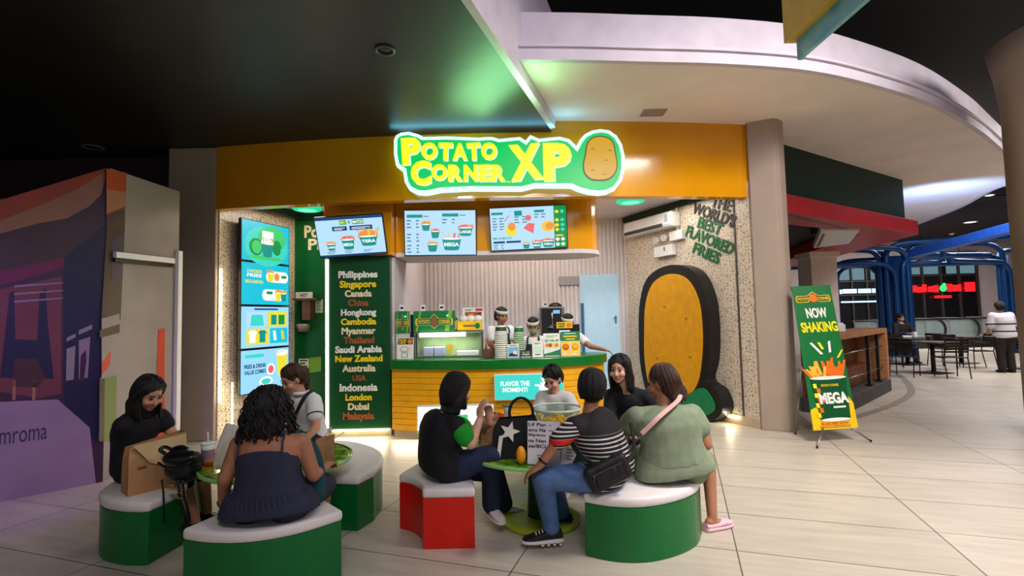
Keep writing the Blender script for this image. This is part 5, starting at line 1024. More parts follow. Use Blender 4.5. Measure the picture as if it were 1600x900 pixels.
# little white price stands on top of the header boards
for k, (px, py, lb) in enumerate(((628, 481, 'white price tag on the small header board at the left end'), (661, 481, 'white price tag over the left half of the long green header board'), (690, 480, 'white price tag over the right half of the long green header board'), (852, 474, 'white price tag on top of the black drinks machine'))):
    Y = 6.99 if k < 3 else 8.86; c = at(px, py, Y); zb = (1.67, 1.665, 1.665, 1.722)[k]; t = thing('price_tag', lb, 'price tag', (c.x, Y, zb), 'white price tags')
    m = MB(); m.bx((c.x-.035, Y-.004, zb+.01), (c.x+.035, Y+.004, zb+.085)); m.bx((c.x-.02, Y-.01, zb), (c.x+.02, Y+.015, zb+.012)); m.build('plate', whitep, t); m = MB(); m.bx((c.x-.02, Y-.006, zb+.03), (c.x+.02, Y-.003, zb+.06)); m.build('tag_text', blackp, t)
# trays, tubs and packs in and on the case
def tub(lbl, xa, xb, z0, h, y, mat, name='food_tub'):
    t = MB(); w_ = xb-xa; t.prism([(xa, y), (xb, y), (xb, y+.12), (xa, y+.12)], z0, z0+h); o = t.build(name, mat, bevel=.012); tag(o, lbl, 'tub', 'tubs in the display case')
gt = M('tub_grey', (150, 160, 190), .25, noise=.05)
tub('left grey plastic tub inside the display case', X(661, 7), X(677, 7), ZC+.016, .13, 7.0, gt); tub('right grey plastic tub inside the display case', X(678, 7), X(695, 7), ZC+.016, .13, 7.0, gt)
tub('white shallow tray at the right of the display case', X(714, 7), X(749, 7), ZC+.016, .07, 6.985, whitep, 'food_tray')
f_ = Frame((X(697, 6.97), 6.975, 1.04), (1, 0, 0), (0, 0, 1)); m = MB(); m.fext(f_, [(.055, .0), (.115, .16), (0, .16)], -.003, 0, 2); tag(m.build('pennant', CS), 'yellow triangle pennant hanging in the display case', 'pennant')
tb_ = thing('snack_box', 'yellow snack box with paper packs on top of the display case', 'box', (X(734, 7.06), 7.06, 1.385))
xa, xb = X(716, 7.02), X(753, 7.02); m = MB(); m.bx((xa, 7.0, 1.387), (xb, 7.13, 1.51), 0); f_ = Frame((xa, 6.999, 1.387), (1, 0, 0), (0, 0, 1)); m.fell(f_, (xb-xa)*.84, .06, .035, .04, .001, 2); lines(m, f_, .08, .05, .16, 1, .05, 1); m.build('carton', [CS[cYE], CS[cBR], CS[cGR]], tb_)
for k in range(3): m = MB(); m.ell((xa+.08+.1*k, 7.06, 1.545), (.065, .045, .05), seg=12); m.build('paper_pack', CS[cWH], tb_); m = MB(); m.ell((xa+.08+.1*k, 7.02, 1.55), (.03, .02, .025), seg=8); m.build('pack_print', CS[cBR], tb_) if False else m.bm.free()
jr = thing('snack_jar', 'clear lidded jar of brown snacks left of the yellow snack box', 'jar', (X(709, 7.05), 7.05, 1.387))
jx = X(709, 7.05); m = MB(); m.lathe([(.06, 1.388), (.075, 1.41), (.075, 1.50), (.055, 1.53)], (jx, 7.06, 0), 20); m.build('jar_body', M('jar_snack', (186, 150, 110), .2, noise=.3, scale=40), jr); m = MB(); m.lathe([(.062, 1.53), (.062, 1.56), (.03, 1.575)], (jx, 7.06, 0), 20); m.build('jar_lid', CS[cGR], jr)
def k_post(m, f, w_, h): m.frect(f, w_*.1, h*.15, w_*.9, h*.7, .001, cBR); m.fell(f, w_*.4, h*.4, w_*.2, h*.2, .002, cOR); m.frect(f, w_*.6, h*.76, w_*.95, h*.94, .001, cRE); m.fpoly(f, [(w_*.4, h*.2), (w_*.9, h*.6), (w_*.85, h*.66), (w_*.36, h*.26)], .003, cIN); lines(m, f, w_*.1, h*.86, w_*.4, 2, h*.08, cIN)
f_ = Frame((X(724, 7.1), 7.135, 1.50), (1, 0, 0), (0, 0, 1)); m = MB(); w_ = X(757, 7.1)-X(724, 7.1); m.fext(f_, [(0, -.11), (w_, -.11), (w_, .2), (0, .2)], -.008, 0, cWH); k_post(m, f_, w_, .2); tag(m.build('food_poster', CS), 'small grey food poster standing behind the yellow snack box', 'poster')
m = MB(); rnd = random.Random(3)
ch = thing('cutlery_holder', 'wooden holder of brown sticks left of the white cup stack', 'holder', (X(764, 6.85), 6.85, ZC))
xa, xb = X(756, 6.85), X(772, 6.85); m = MB(); m.bx((xa, 6.8, ZC), (xb, 6.9, ZC+.11)); m.build('holder_box', M('wood_dark', (96, 60, 36), .6, noise=.15), ch, bevel=.004)
m = MB()
for i in range(14): x = rnd.uniform(xa+.015, xb-.015); y = rnd.uniform(6.82, 6.88); m.tube([(x, y, ZC+.1), (x+rnd.uniform(-.02, .02), y+rnd.uniform(-.01, .02), ZC+rnd.uniform(.17, .27))], .005, 5)
m.build('wooden_sticks', M('wood_stick', (150, 100, 62), .7), ch)
# stacks of paper cups, mouths down
cupm = [M('cup_white', (232, 230, 222), .5, noise=.02), M('cup_print', (30, 70, 40), .5), M('cup_mint', (176, 208, 170), .5), M('cup_print2', (20, 104, 60), .5)]
def cupmesh(r_, h, ms): m = MB(); m.lathe([(r_+.004, 0), (r_+.006, .004), (r_+.002, .009), (r_*.97, .012)], (0, 0, 0), 24, cap=False, mats=[0]*4); m.lathe([(r_*.97, .012), (r_*.9, h*.4), (r_*.82, h*.85), (r_*.78, h), (.001, h-.004)], (0, 0, 0), 24, cap=False, mats=[0, 1, 0, 0, 0]); return m.build('paper_cup', ms, loc=(0, 0, 0))
for px, Y, r_, h, n, ms, nm in ((783.5, 6.78, .086, .12, 12, cupm[:2], 'white'), (811.5, 6.93, .074, .13, 11, cupm[2:], 'mint green')):
    c = cupmesh(r_, h, ms); x = X(px, Y); step = .0275
    for k in range(n):
        o = c if k == 0 else dup(c)
        o.location = (x, Y, ZC+k*step)
        tag(o, (nm+' printed paper cup, topmost of its upside down stack on the counter') if k == n-1 else 'one of the plain rims in the '+nm+' upside down cup stack', 'paper cup', nm+' cup stack')
# nook shelves on the dark green wall
FN = Frame((0, 8.2, 0), (1, 0, 0), (0, 0, 1))
def nx(x, y): return FN.uv(x, y)
ws = thing('wall_shelf', 'brown wall shelf on the dark green wall beside the wall screens', 'shelf', FN.p(*nx(485, 480)))
(a, b), (c, d) = nx(466, 470), nx(503, 462)
brn = M('shelf_brown', (104, 66, 48), .6, noise=.1); m = MB(); m.bx((a, 7.98, b), (c, 8.2, b+.03)); m.build('board', brn, ws); (a2, b2), _ = nx(472, 520), 0
m = MB(); m.bx((nx(480, 490)[0], 8.0, nx(480, 500)[1]), (nx(492, 490)[0], 8.2, b)); m.build('bracket_box', brn, ws)
f_ = Frame((nx(468, 460)[0], 8.05, b+.03), (1, 0, 0), (0, 0, 1)); m = MB(); m.fext(f_, [(0, 0), (.27, 0), (.27, .10), (0, .10)], -.01, 0, cWH); m.ftext(f_, 'HOT', .135, .05, .12, .06, .002, 0, cIN, .03); tag(m.build('shelf_sign', CS), 'cream sign with dark lettering standing on the brown wall shelf', 'sign')
f_ = Frame(FN.p(*nx(493, 489), .004), FN.u, FN.v); m = MB(); m.fext(f_, [(0, 0), (.12, 0), (.12, .22), (0, .22)], 0, .004, cPA); lines(m, f_, .02, .18, .08, 5, .035, cLI, .006); tag(m.build('paper_notice', CS), 'pale paper notice on the dark green wall right of the shelf', 'notice')
pl_ = at(474, 512, 8.08); m = MB(); m.lathe([(.07, -.06), (.1, .0), (.10, .06)], pl_, 18); tag(m.build('wire_basket', M('basket_tan', (150, 130, 110), .6, noise=.2)), 'tan basket hanging low on the dark green wall under the shelf', 'basket')
f_ = Frame(FN.p(*nx(467, 586), .004), FN.u, FN.v); m = MB(); m.fext(f_, [(0, 0), (.16, 0), (.16, .26), (0, .26)], 0, .004, cWH); lines(m, f_, .02, .22, .12, 5, .045, cIN, .006); m.fext(f_, [(.17, .03), (.36, .05), (.36, .29), (.17, .27)], 0, .004, cLI); tag(m.build('wall_poster', CS), 'white and lime green posters on the dark green wall behind the girl', 'poster')
f_ = Frame(FN.p(0, 0, .004), FN.u, FN.v)
m = MB(); (a, b), (c, d) = nx(476, 372), nx(499, 352); m.ftext(f_, 'Po', (a+c)/2, (b+d)/2, c-a, d-b, 0, .012, 0, .03); (a, b), (c, d) = nx(482, 391), nx(501, 373); m.ftext(f_, 'Pi', (a+c)/2, (b+d)/2, c-a, d-b, 0, .012, 0, .03); tag(m.build('wall_lettering', M('letter_cream')), 'cream raised lettering high on the dark green wall, cut off by a menu screen', 'lettering')
# ---------------------------------------------------------------- on and by the left table
kraft = M('kraft_paper', (178, 132, 88), .75, noise=.06, scale=5, bump=.3, bscale=12); kraftl = M('kraft_light', (206, 176, 130), .75, noise=.05)
bg = thing('paper_bag', 'big brown paper shopping bag on the left green bench', 'paper bag', (-2.62, 3.5, .40))
def bag(t, c, ux, w_, dp, h, mat, fold=.0, nm='bag_body', tp=.06, top=.94):
    ux = Vector(ux).normalized(); uy = Vector((-ux.y, ux.x, 0)); c = Vector(c); m = MB(); rg = []
    for z, k, g in ((0, 1, 1), (h*.33, 1.0, .96), (h*.66, .99, .86), (h, top, .62)):
        P = [(-w_/2*k, -dp/2*g), (0, -dp/2*g+.006), (w_/2*k, -dp/2*g), (w_/2*k-.012*z, 0), (w_/2*k, dp/2*g), (0, dp/2*g-.006), (-w_/2*k, dp/2*g), (-w_/2*k+.03*z/h*1.2, 0)]
        rg.append(m.ring([c+ux*a+uy*b+UP*(z + (tp*a/w_ if z == h else 0)) for a, b in P]))
    m.skin(rg, 0, False, False); m.face(rg[0][::-1]); return m.build(nm, mat, t)
b0, b1 = onz(196, 777, .4), onz(268, 760, .4); bx_ = (b1-b0); cB = (b0+b1)/2+Vector((-.02, .09, 0))
bag(bg, cB, bx_, .36, .17, .34, kraft)
ux = bx_.normalized(); uy = Vector((-ux.y, ux.x, 0)); fB = Frame(cB-ux*.18-uy*.078, ux, (0, 0, 1)); m = MB(); m.fpoly(fB, [(.02, .335), (.12, .20), (.24, .15), (.345, .19), (.34, .36), (.15, .345)], .012, 0); m.build('creased_flap', kraftl, bg)
m = MB(); m.frect(fB, .05, .175, .10, .184, .012); m.build('bag_print', M('print_ink2', (90, 60, 40), .7), bg)
bp = thing('leather_backpack', 'shiny black leather backpack purse leaning on the brown paper bag', 'bag', onz(285, 762, .4))
cP = at(284, 722, 3.52); lth = M('black_leather', (17, 17, 20), .28, noise=.1, bump=.3, bscale=25); m = MB()
m.ell(cP+V((0, .02, -.045)), (.125, .09, .10)); m.ell(cP+V((.0, .0, .03)), (.13, .085, .055)); m.ell(cP+V((-.03, .03, .07)), (.07, .05, .04)); m.ell(cP+V((.07, -.01, .035)), (.06, .06, .045)); m.build('bag_body', lth, bp, remesh=.010, relax=4)
m = MB(); m.tube([cP+V((-.11+.22*i/10, -.075-.02*math.sin(PI*i/10), .02-.035*math.sin(PI*i/10))) for i in range(11)], .008, 6); m.build('flap_edge', lth, bp)
m = MB(); m.tube(curve_pts([cP+V((-.1, .0, .05)), cP+V((-.15, .0, .085)), cP+V((-.13, .02, .10)), cP+V((-.08, .02, .08))], 5), .012, 8); m.build('carry_handle', lth, bp)
for k, o in enumerate((-.08, .03, .06)): m = MB(); m.tube(curve_pts([cP+V((o-.02, -.05, -.1)), cP+V((o, -.06, -.2)), cP+V((o+.03*(k > 0), -.05, -.36)), cP+V((o-.01, -.04, -.44 if k else -.36))], 5), .006 if not k else .010, 6); m.build('strap', lth, bp)
m = MB(); m.tube([cP+V((.035+.018*math.cos(a*PI/6), -.07, -.2+.022*math.sin(a*PI/6))) for a in range(12)], .005, 6, closed=True); m.box(cP+V((-.02, -.07, -.135)), (.05, .01, .03)); m.build('buckle', M('brass', (190, 150, 80), .25, 1), bp)
ZT = .552
cq = onz(325, 727, ZT); dk = thing('drink_cup', 'printed blue and red drink cup with straw on the left table', 'cup', cq)
m = MB(); m.lathe([(.036, ZT), (.040, ZT+.03), (.045, ZT+.115), (.047, ZT+.15)], (cq.x, cq.y, 0), 24, mats=[1, 0, 2, 2]); m.build('cup_body', [M('cup_blue', (28, 110, 160), .4, col2=(230, 120, 40), scale=20, noise=0), M('cup_red', (200, 60, 30), .4), M('cup_pale', (210, 226, 220), .4)], dk)
m = MB(); m.lathe([(.049, ZT+.148), (.050, ZT+.156), (.042, ZT+.162), (.04, ZT+.16)], (cq.x, cq.y, 0), 24); m.build('cup_lid', whitep, dk); m = MB(); m.cyl((cq.x, cq.y, ZT+.15), (cq.x-.004, cq.y, ZT+.235), .005); m.build('straw', whitep, dk)
pq = onz(348, 735, ZT); tp_ = thing('plastic_bag', 'upright white translucent plastic bag of bread on the left table', 'plastic bag', pq)
plm = M('plastic_milky', (226, 224, 220), .22, noise=.05, trans=.35, ior=1.15, bump=.5, bscale=10); m = MB()
m.loft([(pq+V((-.03, 0, 0.002)), .035, .022), (pq+V((-.015, 0, .08)), .05, .03), (pq+V((.02, 0, .18)), .05, .03), (pq+V((.05, .01, .27)), .055, .018), (pq+V((.065, .01, .31)), .05, .006)], (1, 0, .1)); m.build('bag_film', plm, tp_, subdiv=1)
m = MB(); m.loft([(pq+V((-.03, 0, .01)), .016, .012), (pq+V((-.01, 0, .1)), .022, .016), (pq+V((.02, 0, .19)), .014, .01)], (1, 0, 0)); m.build('bread_stick', M('bread', (206, 150, 90), .8), tp_) 
# brown paper tray bag and teal tote beside the navy dress
kq = onz(506, 716, ZT); kb = thing('paper_sack', 'small brown paper food sack with two skewers on the left table edge', 'paper bag', (-1.36, 3.78, ZT))
bag(kb, (-1.37, 3.70, ZT), (1, .1, 0), .11, .08, .17, kraft, tp=.02, top=1.1)
m = MB(); m.tube([(-1.42, 3.7, ZT+.12), (-1.33, 3.72, ZT+.235)], .004, 6); m.tube([(-1.36, 3.7, ZT+.12), (-1.25, 3.75, ZT+.19)], .004, 6); m.build('skewer', M('skewer_white', (226, 216, 196), .6), kb)
tl = cloth('teal', (18, 66, 76), noise=.08); tt = thing('tote_bag', 'dark teal cloth tote hanging at the right side of the woman in navy', 'bag', (-1.19, 3.22, .42))
m = MB(); c0 = V((-1.235, 3.20, .42)); m.loft([(c0+V((.01, 0, .0)), .05, .03), (c0+V((.0, 0, .12)), .06, .04), (c0+V((-.02, 0, .28)), .055, .035), (c0+V((-.06, -.0, .40)), .04, .02)], (1, .5, 0)); m.build('bag_body', tl, tt, subdiv=1)
m = MB(); m.tube(curve_pts([c0+V((-.06, 0, .40)), c0+V((-.08, -.07, .47)), c0+V((-.09, -.11, .45))], 5), .012, 6); m.build('strap', tl, tt)
# ---------------------------------------------------------------- on the right table
tq = onz(812, 722, ZT); tote = thing('tote_bag', 'black tote with a white star and looped handle on the right table', 'bag', (.02, 3.68, ZT))
blkf = cloth('tote_black', (20, 20, 22)); ctr = V((.015, 3.70, ZT)); bag(tote, ctr, (1, .0, 0), .36, .14, .28, blkf, tp=.02, top=.72, nm='bag_body')
m = MB(); hz = ctr+V((.03, -.03, .27)); m.tube([hz+V((-.075, 0, 0))] + [hz+V((-.085*math.cos(a*PI/10), 0, .04+.11*math.sin(a*PI/10))) for a in range(11)] + [hz+V((.075, 0, 0))], .011, 8); m.build('handle', blkf, tote)
FT_ = Frame(ctr+V((-.18, -.078, 0)), (1, 0, 0), (0, .11, 1)); m = MB(); cx, cy = .125, .19
m.fext(FT_, [(cx+(.075 if k % 2 == 0 else .032)*math.sin(k*PI/5+.3), cy+(.075 if k % 2 == 0 else .032)*math.cos(k*PI/5+.3)) for k in range(10)], .0, .008); m.fext(FT_, [(.03, .02), (.055, .02), (.08, .17), (.05, .16)], .0, .007); m.build('star_print', M('star_white', (228, 224, 214), .6), tote)
pf = onz(826, 722, ZT); pc = thing('menu_card', 'white printed order card standing against the black tote', 'card', (.2, 3.52, ZT))
P0, P1, P2 = at(824, 719, 3.50), at(874, 722, 3.44), at(826, 657, 3.55); FP = Frame((P0.x, P0.y, ZT+.002), (P1-P0).normalized()*1, (P2-P0)); FP = Frame((P0.x, P0.y, ZT+.002), V((P1.x-P0.x, P1.y-P0.y, 0)), (0.0, .12, 1)); w_ = .225; h_ = .285
m = MB(); m.fext(FP, [(0, 0), (w_, 0), (w_, h_), (0, h_)], -.003, 0, 0)
for k, t_ in enumerate(('Lif Pan', 'ama Na', 'ilipino', 'na Nan', 'se/8Ci')): m.ftext(FP, t_, w_*.30, h_*(.92-.125*k), w_*.54, h_*.085, .001, 0, 1, .025)
for k in range(5): m.frect(FP, w_*.66, h_*(.9-.125*k), w_*(.74+.05*(k % 2)), h_*(.915-.125*k), .001, 1)
m.frect(FP, w_*.3, h_*.2, w_*.44, h_*.215, .001, 1); m.build('card_sheet', [M('sheet_white', (226, 220, 228), .5, noise=.01), blackp], pc)
FP2 = Frame(FP.p(w_-.02, 0, -.012), FP.u, FP.v); m = MB(); m.fext(FP2, [(0.02, 0), (.10, .02), (.155, .13), (.08, .12), (.03, .12)], -.003, 0, 0); lines(m, FP2, .06, .10, .05, 4, .02, 1, .001); m.build('folded_leaf', [M('sheet_white'), M('leaf_grey', (150, 160, 150), .6)], pc)
mq_ = onz(814, 721, ZT); m = MB(); m.ell((mq_.x, 3.50, ZT+.062), (.034, .034, .062)); tag(m.build('mango', M('mango_orange', (236, 150, 20), .4, noise=.1, scale=12)), 'orange yellow mango standing beside the white order card', 'fruit')
bk_ = thing('fries_bucket', 'clear plastic bucket of yellow fries behind the order card', 'bucket', (.36, 4.05, ZT)); bc = V((.33, 4.05, 0))
m = MB(); m.lathe([(.13, ZT), (.135, ZT+.01), (.185, ZT+.26), (.195, ZT+.265), (.195, ZT+.275), (.182, ZT+.268), (.13, ZT+.014), (.001, ZT+.012)], bc, 36, cap=False); m.build('bucket_wall', M('bucket_clear', (232, 244, 236), .05, trans=.97, ior=1.08, noise=0), bk_)
m = MB(); rnd = random.Random(11)
for i in range(110):
    a, r_ = rnd.uniform(0, 2*PI), .125*math.sqrt(rnd.random()); z = ZT+.03+rnd.random()*.16; q = Matrix.Rotation(rnd.uniform(0, PI), 3, 'Z') @ Matrix.Rotation(rnd.uniform(-.9, .9), 3, 'Y'); m.box(bc+V((r_*math.cos(a), r_*math.sin(a), z)), (.085, .011, .011), 0, q)
o_ = m.build('fries', M('fries_gold', (232, 182, 40), .6, noise=.1), bk_, bevel=.002); o_['kind'] = 'stuff'
m = MB(); m.lathe([(.197, ZT+.266), (.2, ZT+.27), (.2, ZT+.282), (.196, ZT+.286), (.19, ZT+.28), (.197, ZT+.266)], bc, 36, cap=False); m.build('bucket_rim', M('rim_clear', (210, 236, 214), .1), bk_)
sq = V((-.10, 4.06, ZT)); kb = thing('paper_sack', 'crumpled brown paper sack beside the hand of the woman with green sleeves', 'paper bag', sq); bag(kb, (-.20, 4.0, ZT), (1, .2, 0), .15, .1, .24, M('kraft_crumple', (170, 126, 86), .8, noise=.1, bump=1, bscale=16), tp=.03, top=.95)
pw = V((-.06, 3.86, ZT)); wb = thing('plastic_bag', 'tall knotted white plastic bag left of the black tote', 'plastic bag', pw); m = MB(); m.loft([(pw+V((0, 0, .002)), .05, .035), (pw+V((0, 0, .1)), .055, .04), (pw+V((0, 0, .24)), .04, .03), (pw+V((0, 0, .29)), .012, .012), (pw+V((0, 0, .33)), .035, .02)], (1, 0, 0)); m.build('bag_film', M('bag_grey_white', (196, 196, 186), .5, noise=.1, bump=.8, bscale=16), wb, subdiv=1)
m = MB(); m.ell(pw+V((0, 0, .335)), (.04, .02, .012), seg=10); m.build('knot', M('knot_green', (120, 150, 110), .6), wb)
rq = V((-.2, 4.50, .42)); m = MB(); m.ell(at(772, 672, 4.45), (.15, .1, .16), Matrix.Rotation(.5, 3, 'Y')); o_ = m.build('cushion_bag', cloth('red_puffy', (206, 26, 22), bump=.6, bscale=6), remesh=.012, relax=3); tag(o_, 'puffy red bag behind the white plastic bag at the right table', 'bag')
m = MB(); c_ = at(768, 694, 4.05); m.ell((c_.x, 4.05, ZT+.035), (.055, .045, .034)); tag(m.build('pouch', cloth('pink', (226, 70, 150))), 'small bright pink pouch at the left edge of the right table', 'pouch')
# black waist bag on the man's back
wbg = thing('waist_bag', 'black waist bag slung across the back of the man in stripes', 'bag', at(950, 760, 3.28)); cW = at(950, 738, 3.285)
bfm = M('nylon_black', (18, 18, 20), .55, noise=.15, bump=.25, bscale=30)
qW = Matrix.Rotation(-.42, 3, 'Y') @ Matrix.Rotation(.0, 3, 'Z'); m = MB(); m.box(cW, (.29, .09, .17), 0, qW); m.build('bag_body', bfm, wbg, bevel=.035, seg=4)
m = MB(); m.box(cW+V((.0, -.05, -.005)), (.19, .03, .085), 0, qW); m.build('front_pocket', bfm, wbg, bevel=.012, seg=3)
m = MB()
for s_ in (-.09, .05): p_ = cW+qW@V((s_, -.066, .04)); m.tube([p_, p_+V((0, -.004, -.05))], .003, 5)
m.box(cW+qW@V((0, -.067, .042)), (.2, .004, .006), 0, qW); m.build('zip', M('zip_grey', (70, 70, 74), .4), wbg)
strap(TM_, 'belt', [at(985, 660, 3.33), at(990, 700, 3.29), cW+V((.11, -.01, .05))], .035, bfm, .006, wbg); strap(TM_, 'belt', [cW+V((-.10, -.015, .06)), at(908, 712, 3.27), at(893, 690, 3.30)], .04, bfm, .006, wbg)
# ================================================================== RIGHT SIDE: BANNER, RESTAURANT, FOOD COURT
bn = thing('roll_banner', 'tall green and yellow standing banner for mega fries beside the right pillar', 'banner', (3.85, 6.1, 0))
tl_, tr_, bl_, br_ = at(1237, 449, 6.50), at(1296, 453, 6.56), at(1271, 673, 6.0), at(1341, 668, 6.05)
FBn = Frame(bl_, br_-bl_, tl_-bl_); bw = (br_-bl_).length; bh = (tl_-bl_).length; sk = (tl_-bl_).dot(FBn.u); wt = (tr_-tl_).length
PB = [M('banner_'+n, c, .35, noise=.03) for n, c in (('green', (16, 108, 50)), ('yellow', (244, 196, 20)), ('white', (236, 234, 226)), ('orange', (232, 110, 24)), ('gold', (236, 180, 60)), ('brown', (150, 86, 40)), ('red', (214, 60, 20)), ('lime', (236, 222, 30)), ('dark', (8, 78, 40)))]
gG, gY, gW, gO, gD, gB, gR, gL, gK = range(9)
def bq(a, b): return (sk*b + a*(bw+(wt-bw)*b), bh*b)      # banner-wise: 0..1 across, 0..1 up
def bP(l): return [bq(*p) for p in l]
m = MB(); m.fext(FBn, bP([(0, 0), (1, 0), (1, 1), (0, 1)]), -.004, 0, gG)
m.fpoly(FBn, bP([(0, 0), (1, 0), (1, .16), (.85, .24), (0, .13)]), .001, gY)
def btext(t_, a, b, w_, h_, mt, fat=.04, d=.004): x, y = bq(a, b); m.ftext(FBn, t_, x, y, w_*bw, h_*bh, d, 0, mt, fat)
m.fpoly(FBn, bP([(.08, .875), (.36, .875), (.5, .905), (.64, .875), (.92, .875), (.95, .895), (.92, .925), (.64, .925), (.5, .955), (.36, .925), (.08, .925), (.05, .9)]), .002, gY); m.fpoly(FBn, bP([(.1, .88), (.36, .88), (.5, .91), (.64, .88), (.9, .88), (.93, .9), (.9, .92), (.64, .92), (.5, .948), (.36, .92), (.1, .92), (.07, .9)]), .003, gK)
m.fell(FBn, *bq(.5, .905), .055, .055, .005, gO); btext('POTATO', .25, .9, .28, .022, gY, .03, .006); btext('CORNER', .76, .9, .28, .022, gY, .03, .006)
btext('NOW', .52, .795, .5, .075, gW); btext('SHAKING', .53, .692, .86, .075, gL)
for a0, b0, a1, b1, mt in ((.25, .58, .48, .50, gW), (.44, .58, .52, .535, gL), (.70, .585, .68, .51, gW), (.98, .52, .84, .47, gL)): m.fpoly(FBn, bP([(a0-.03, b0), (a0+.03, b0+.004), (a1+.03, b1), (a1-.03, b1-.004)]), .003, mt)
rnd = random.Random(5)
for i in range(34):
    a = rnd.uniform(.12, .86); b = rnd.uniform(.32, .36); L_ = rnd.uniform(.05, .12)*(1.25-abs(a-.5)*1.2); s_ = (a-.5)*.35+rnd.uniform(-.1, .1)
    m.fpoly(FBn, bP([(a-.035, b), (a+.035, b), (a+.03+s_, b+L_), (a-.03+s_, b+L_)]), .003+.0002*i, gD if a < .42 and i % 4 else gO)
m.fpoly(FBn, bP([(.1, .335), (.93, .335), (.86, .06), (.2, .06)]), .011, gK); m.fell(FBn, *bq(.515, .335), .415*bw, .012*bh, .0115, gW); m.fell(FBn, *bq(.53, .06), .33*bw, .012*bh, .0112, gW)
for k in range(7): a, b = .13+.07*(k % 2), .3-.032*k; m.fpoly(FBn, bP([(a, b), (a+.08, b), (a+.09, b-.03), (a+.01, b-.03)]), .012, (gL, gO)[k % 2])
btext('POTATO CORNER', .52, .285, .4, .016, gY, .03, .013); btext('MEGA', .56, .20, .66, .075, gW, .05, .013); m.fpoly(FBn, bP([(.52, .134), (.8, .134), (.8, .146), (.52, .146)]), .013, gW); m.fell(FBn, *bq(.27, .19), .045, .05, .0125, gR)
btext('FRANCHISE NOW!', .5, .036, .62, .018, gR, .03); [m.fpoly(FBn, bP([(.15, b_), (.85, b_), (.85, b_+.004), (.15, b_+.004)]), .003, gB) for b_ in (.010, .019)]
m.build('printed_sheet', PB, bn)
m = MB(); pt, pm = tl_.lerp(tr_, .5), V((3.86, 6.42, .62))
for q in (tl_, tr_, bl_, br_): m.tube([q+V((0, .02, 0)), bl_.lerp(tr_, .45)+V((0, .06, 0))], .007, 6)
m.build('cross_arms', steel, bn)
for f_ in (onz(1277, 701, 0), onz(1361, 691, 0), onz(1243, 679, 0)):
    m = MB(); hub = bl_.lerp(br_, .3 if f_.x < 3.6 else .75)*1+V((0, .05, .05)); hub = hub if f_.y < 6.2 else bl_.lerp(tl_, .42)+V((.05, .12, 0)); m.tube([hub, V((f_.x, f_.y, .012))], .009, 8); lg = m.build('leg', steel, bn)
    m = MB(); m.caps(V((f_.x, f_.y, .012)), V((f_.x, f_.y, .02)), .012, .012, 8); m.build('rubber_foot', blackp, lg)
# ---- wood and concrete booth partition
wd1 = M('booth_wood', (172, 116, 72), .5, noise=.12, scale=6, stretch=(1, 1, 6)); wd2 = M('booth_brown', (112, 62, 36), .55, noise=.12, scale=5); conc = M('booth_concrete', (66, 62, 60), .7, noise=.1)
B0, B1 = V((4.75, 7.53, 0)), V((7.12, 9.74, 0)); bd = (B1-B0).normalized(); bnrm = V((-bd.y, bd.x, 0)); FBo = Frame(B0, bd, (0, 0, 1)); LB = (B1-B0).length
bo_ = thing('booth_partition', 'low wooden booth partition with dark concrete base behind the banner', 'partition', B0)
m = MB(); m.fext(FBo, [(0, 0), (LB, 0), (LB, .22), (0, .22)], -.5, .06); m.build('concrete_base', conc, bo_, bevel=.01)
m = MB(); m.fext(FBo, [(0, 1.10), (LB, 1.10), (LB, 1.19), (0, 1.19)], -.45, .04); m.build('top_rail', wd1, bo_, bevel=.006)
m = MB(); m.fext(FBo, [(LB-.16, .22), (LB, .22), (LB, 1.19), (LB-.16, 1.19)], -.45, .045); m.build('corner_post', wd1, bo_, bevel=.006)
m = MB(); m.fext(FBo, [(0, .22), (LB-.16, .22), (LB-.16, 1.1), (0, 1.1)], -.46, -.42); m.build('back_panel', wd2, bo_)
m = MB(); m.fext(FBo, [(0, .22), (LB-.3, .22), (LB-.3, .55), (0, .55)], -.42, -.2); m.build('inner_seat', wd2, bo_, bevel=.02)
for a in (.4, LB-1.25, LB-.55): m = MB(); m.fext(FBo, [(a, .22), (a+.055, .22), (a+.055, 1.1), (a, 1.1)], -.05, .0); m.fext(FBo, [(a-.05, .22), (a+.105, .22), (a+.105, .24), (a-.05, .24)], -.08, .03); m.build('steel_post', blackp, bo_)
for z in (.46, .86): m = MB(); m.tube([FBo.p(0, z, -.03), FBo.p(LB-.16, z, -.03)], .012, 8); m.build('rail', steel, bo_)
m = MB(); c_ = FBo.p(1.2, 1.19, -.22); m.box(c_+V((0, 0, .06)), (.14, .1, .12)); m.box(c_+V((.0, 0, .13)), (.1, .06, .03)); tag(m.build('napkin_box', whitep, bevel=.008), 'white napkin box on the wooden booth rail right of the banner', 'napkin box')
m = MB(); m.bx((7.55, 12.7, 0), (8.2, 13.3, 3.03)); m.bx((7.5, 12.65, 2.9), (8.25, 13.35, 3.03)); st(m.build('pillar_restaurant', M('cream_pillar', (226, 208, 194), .6, noise=.03)))
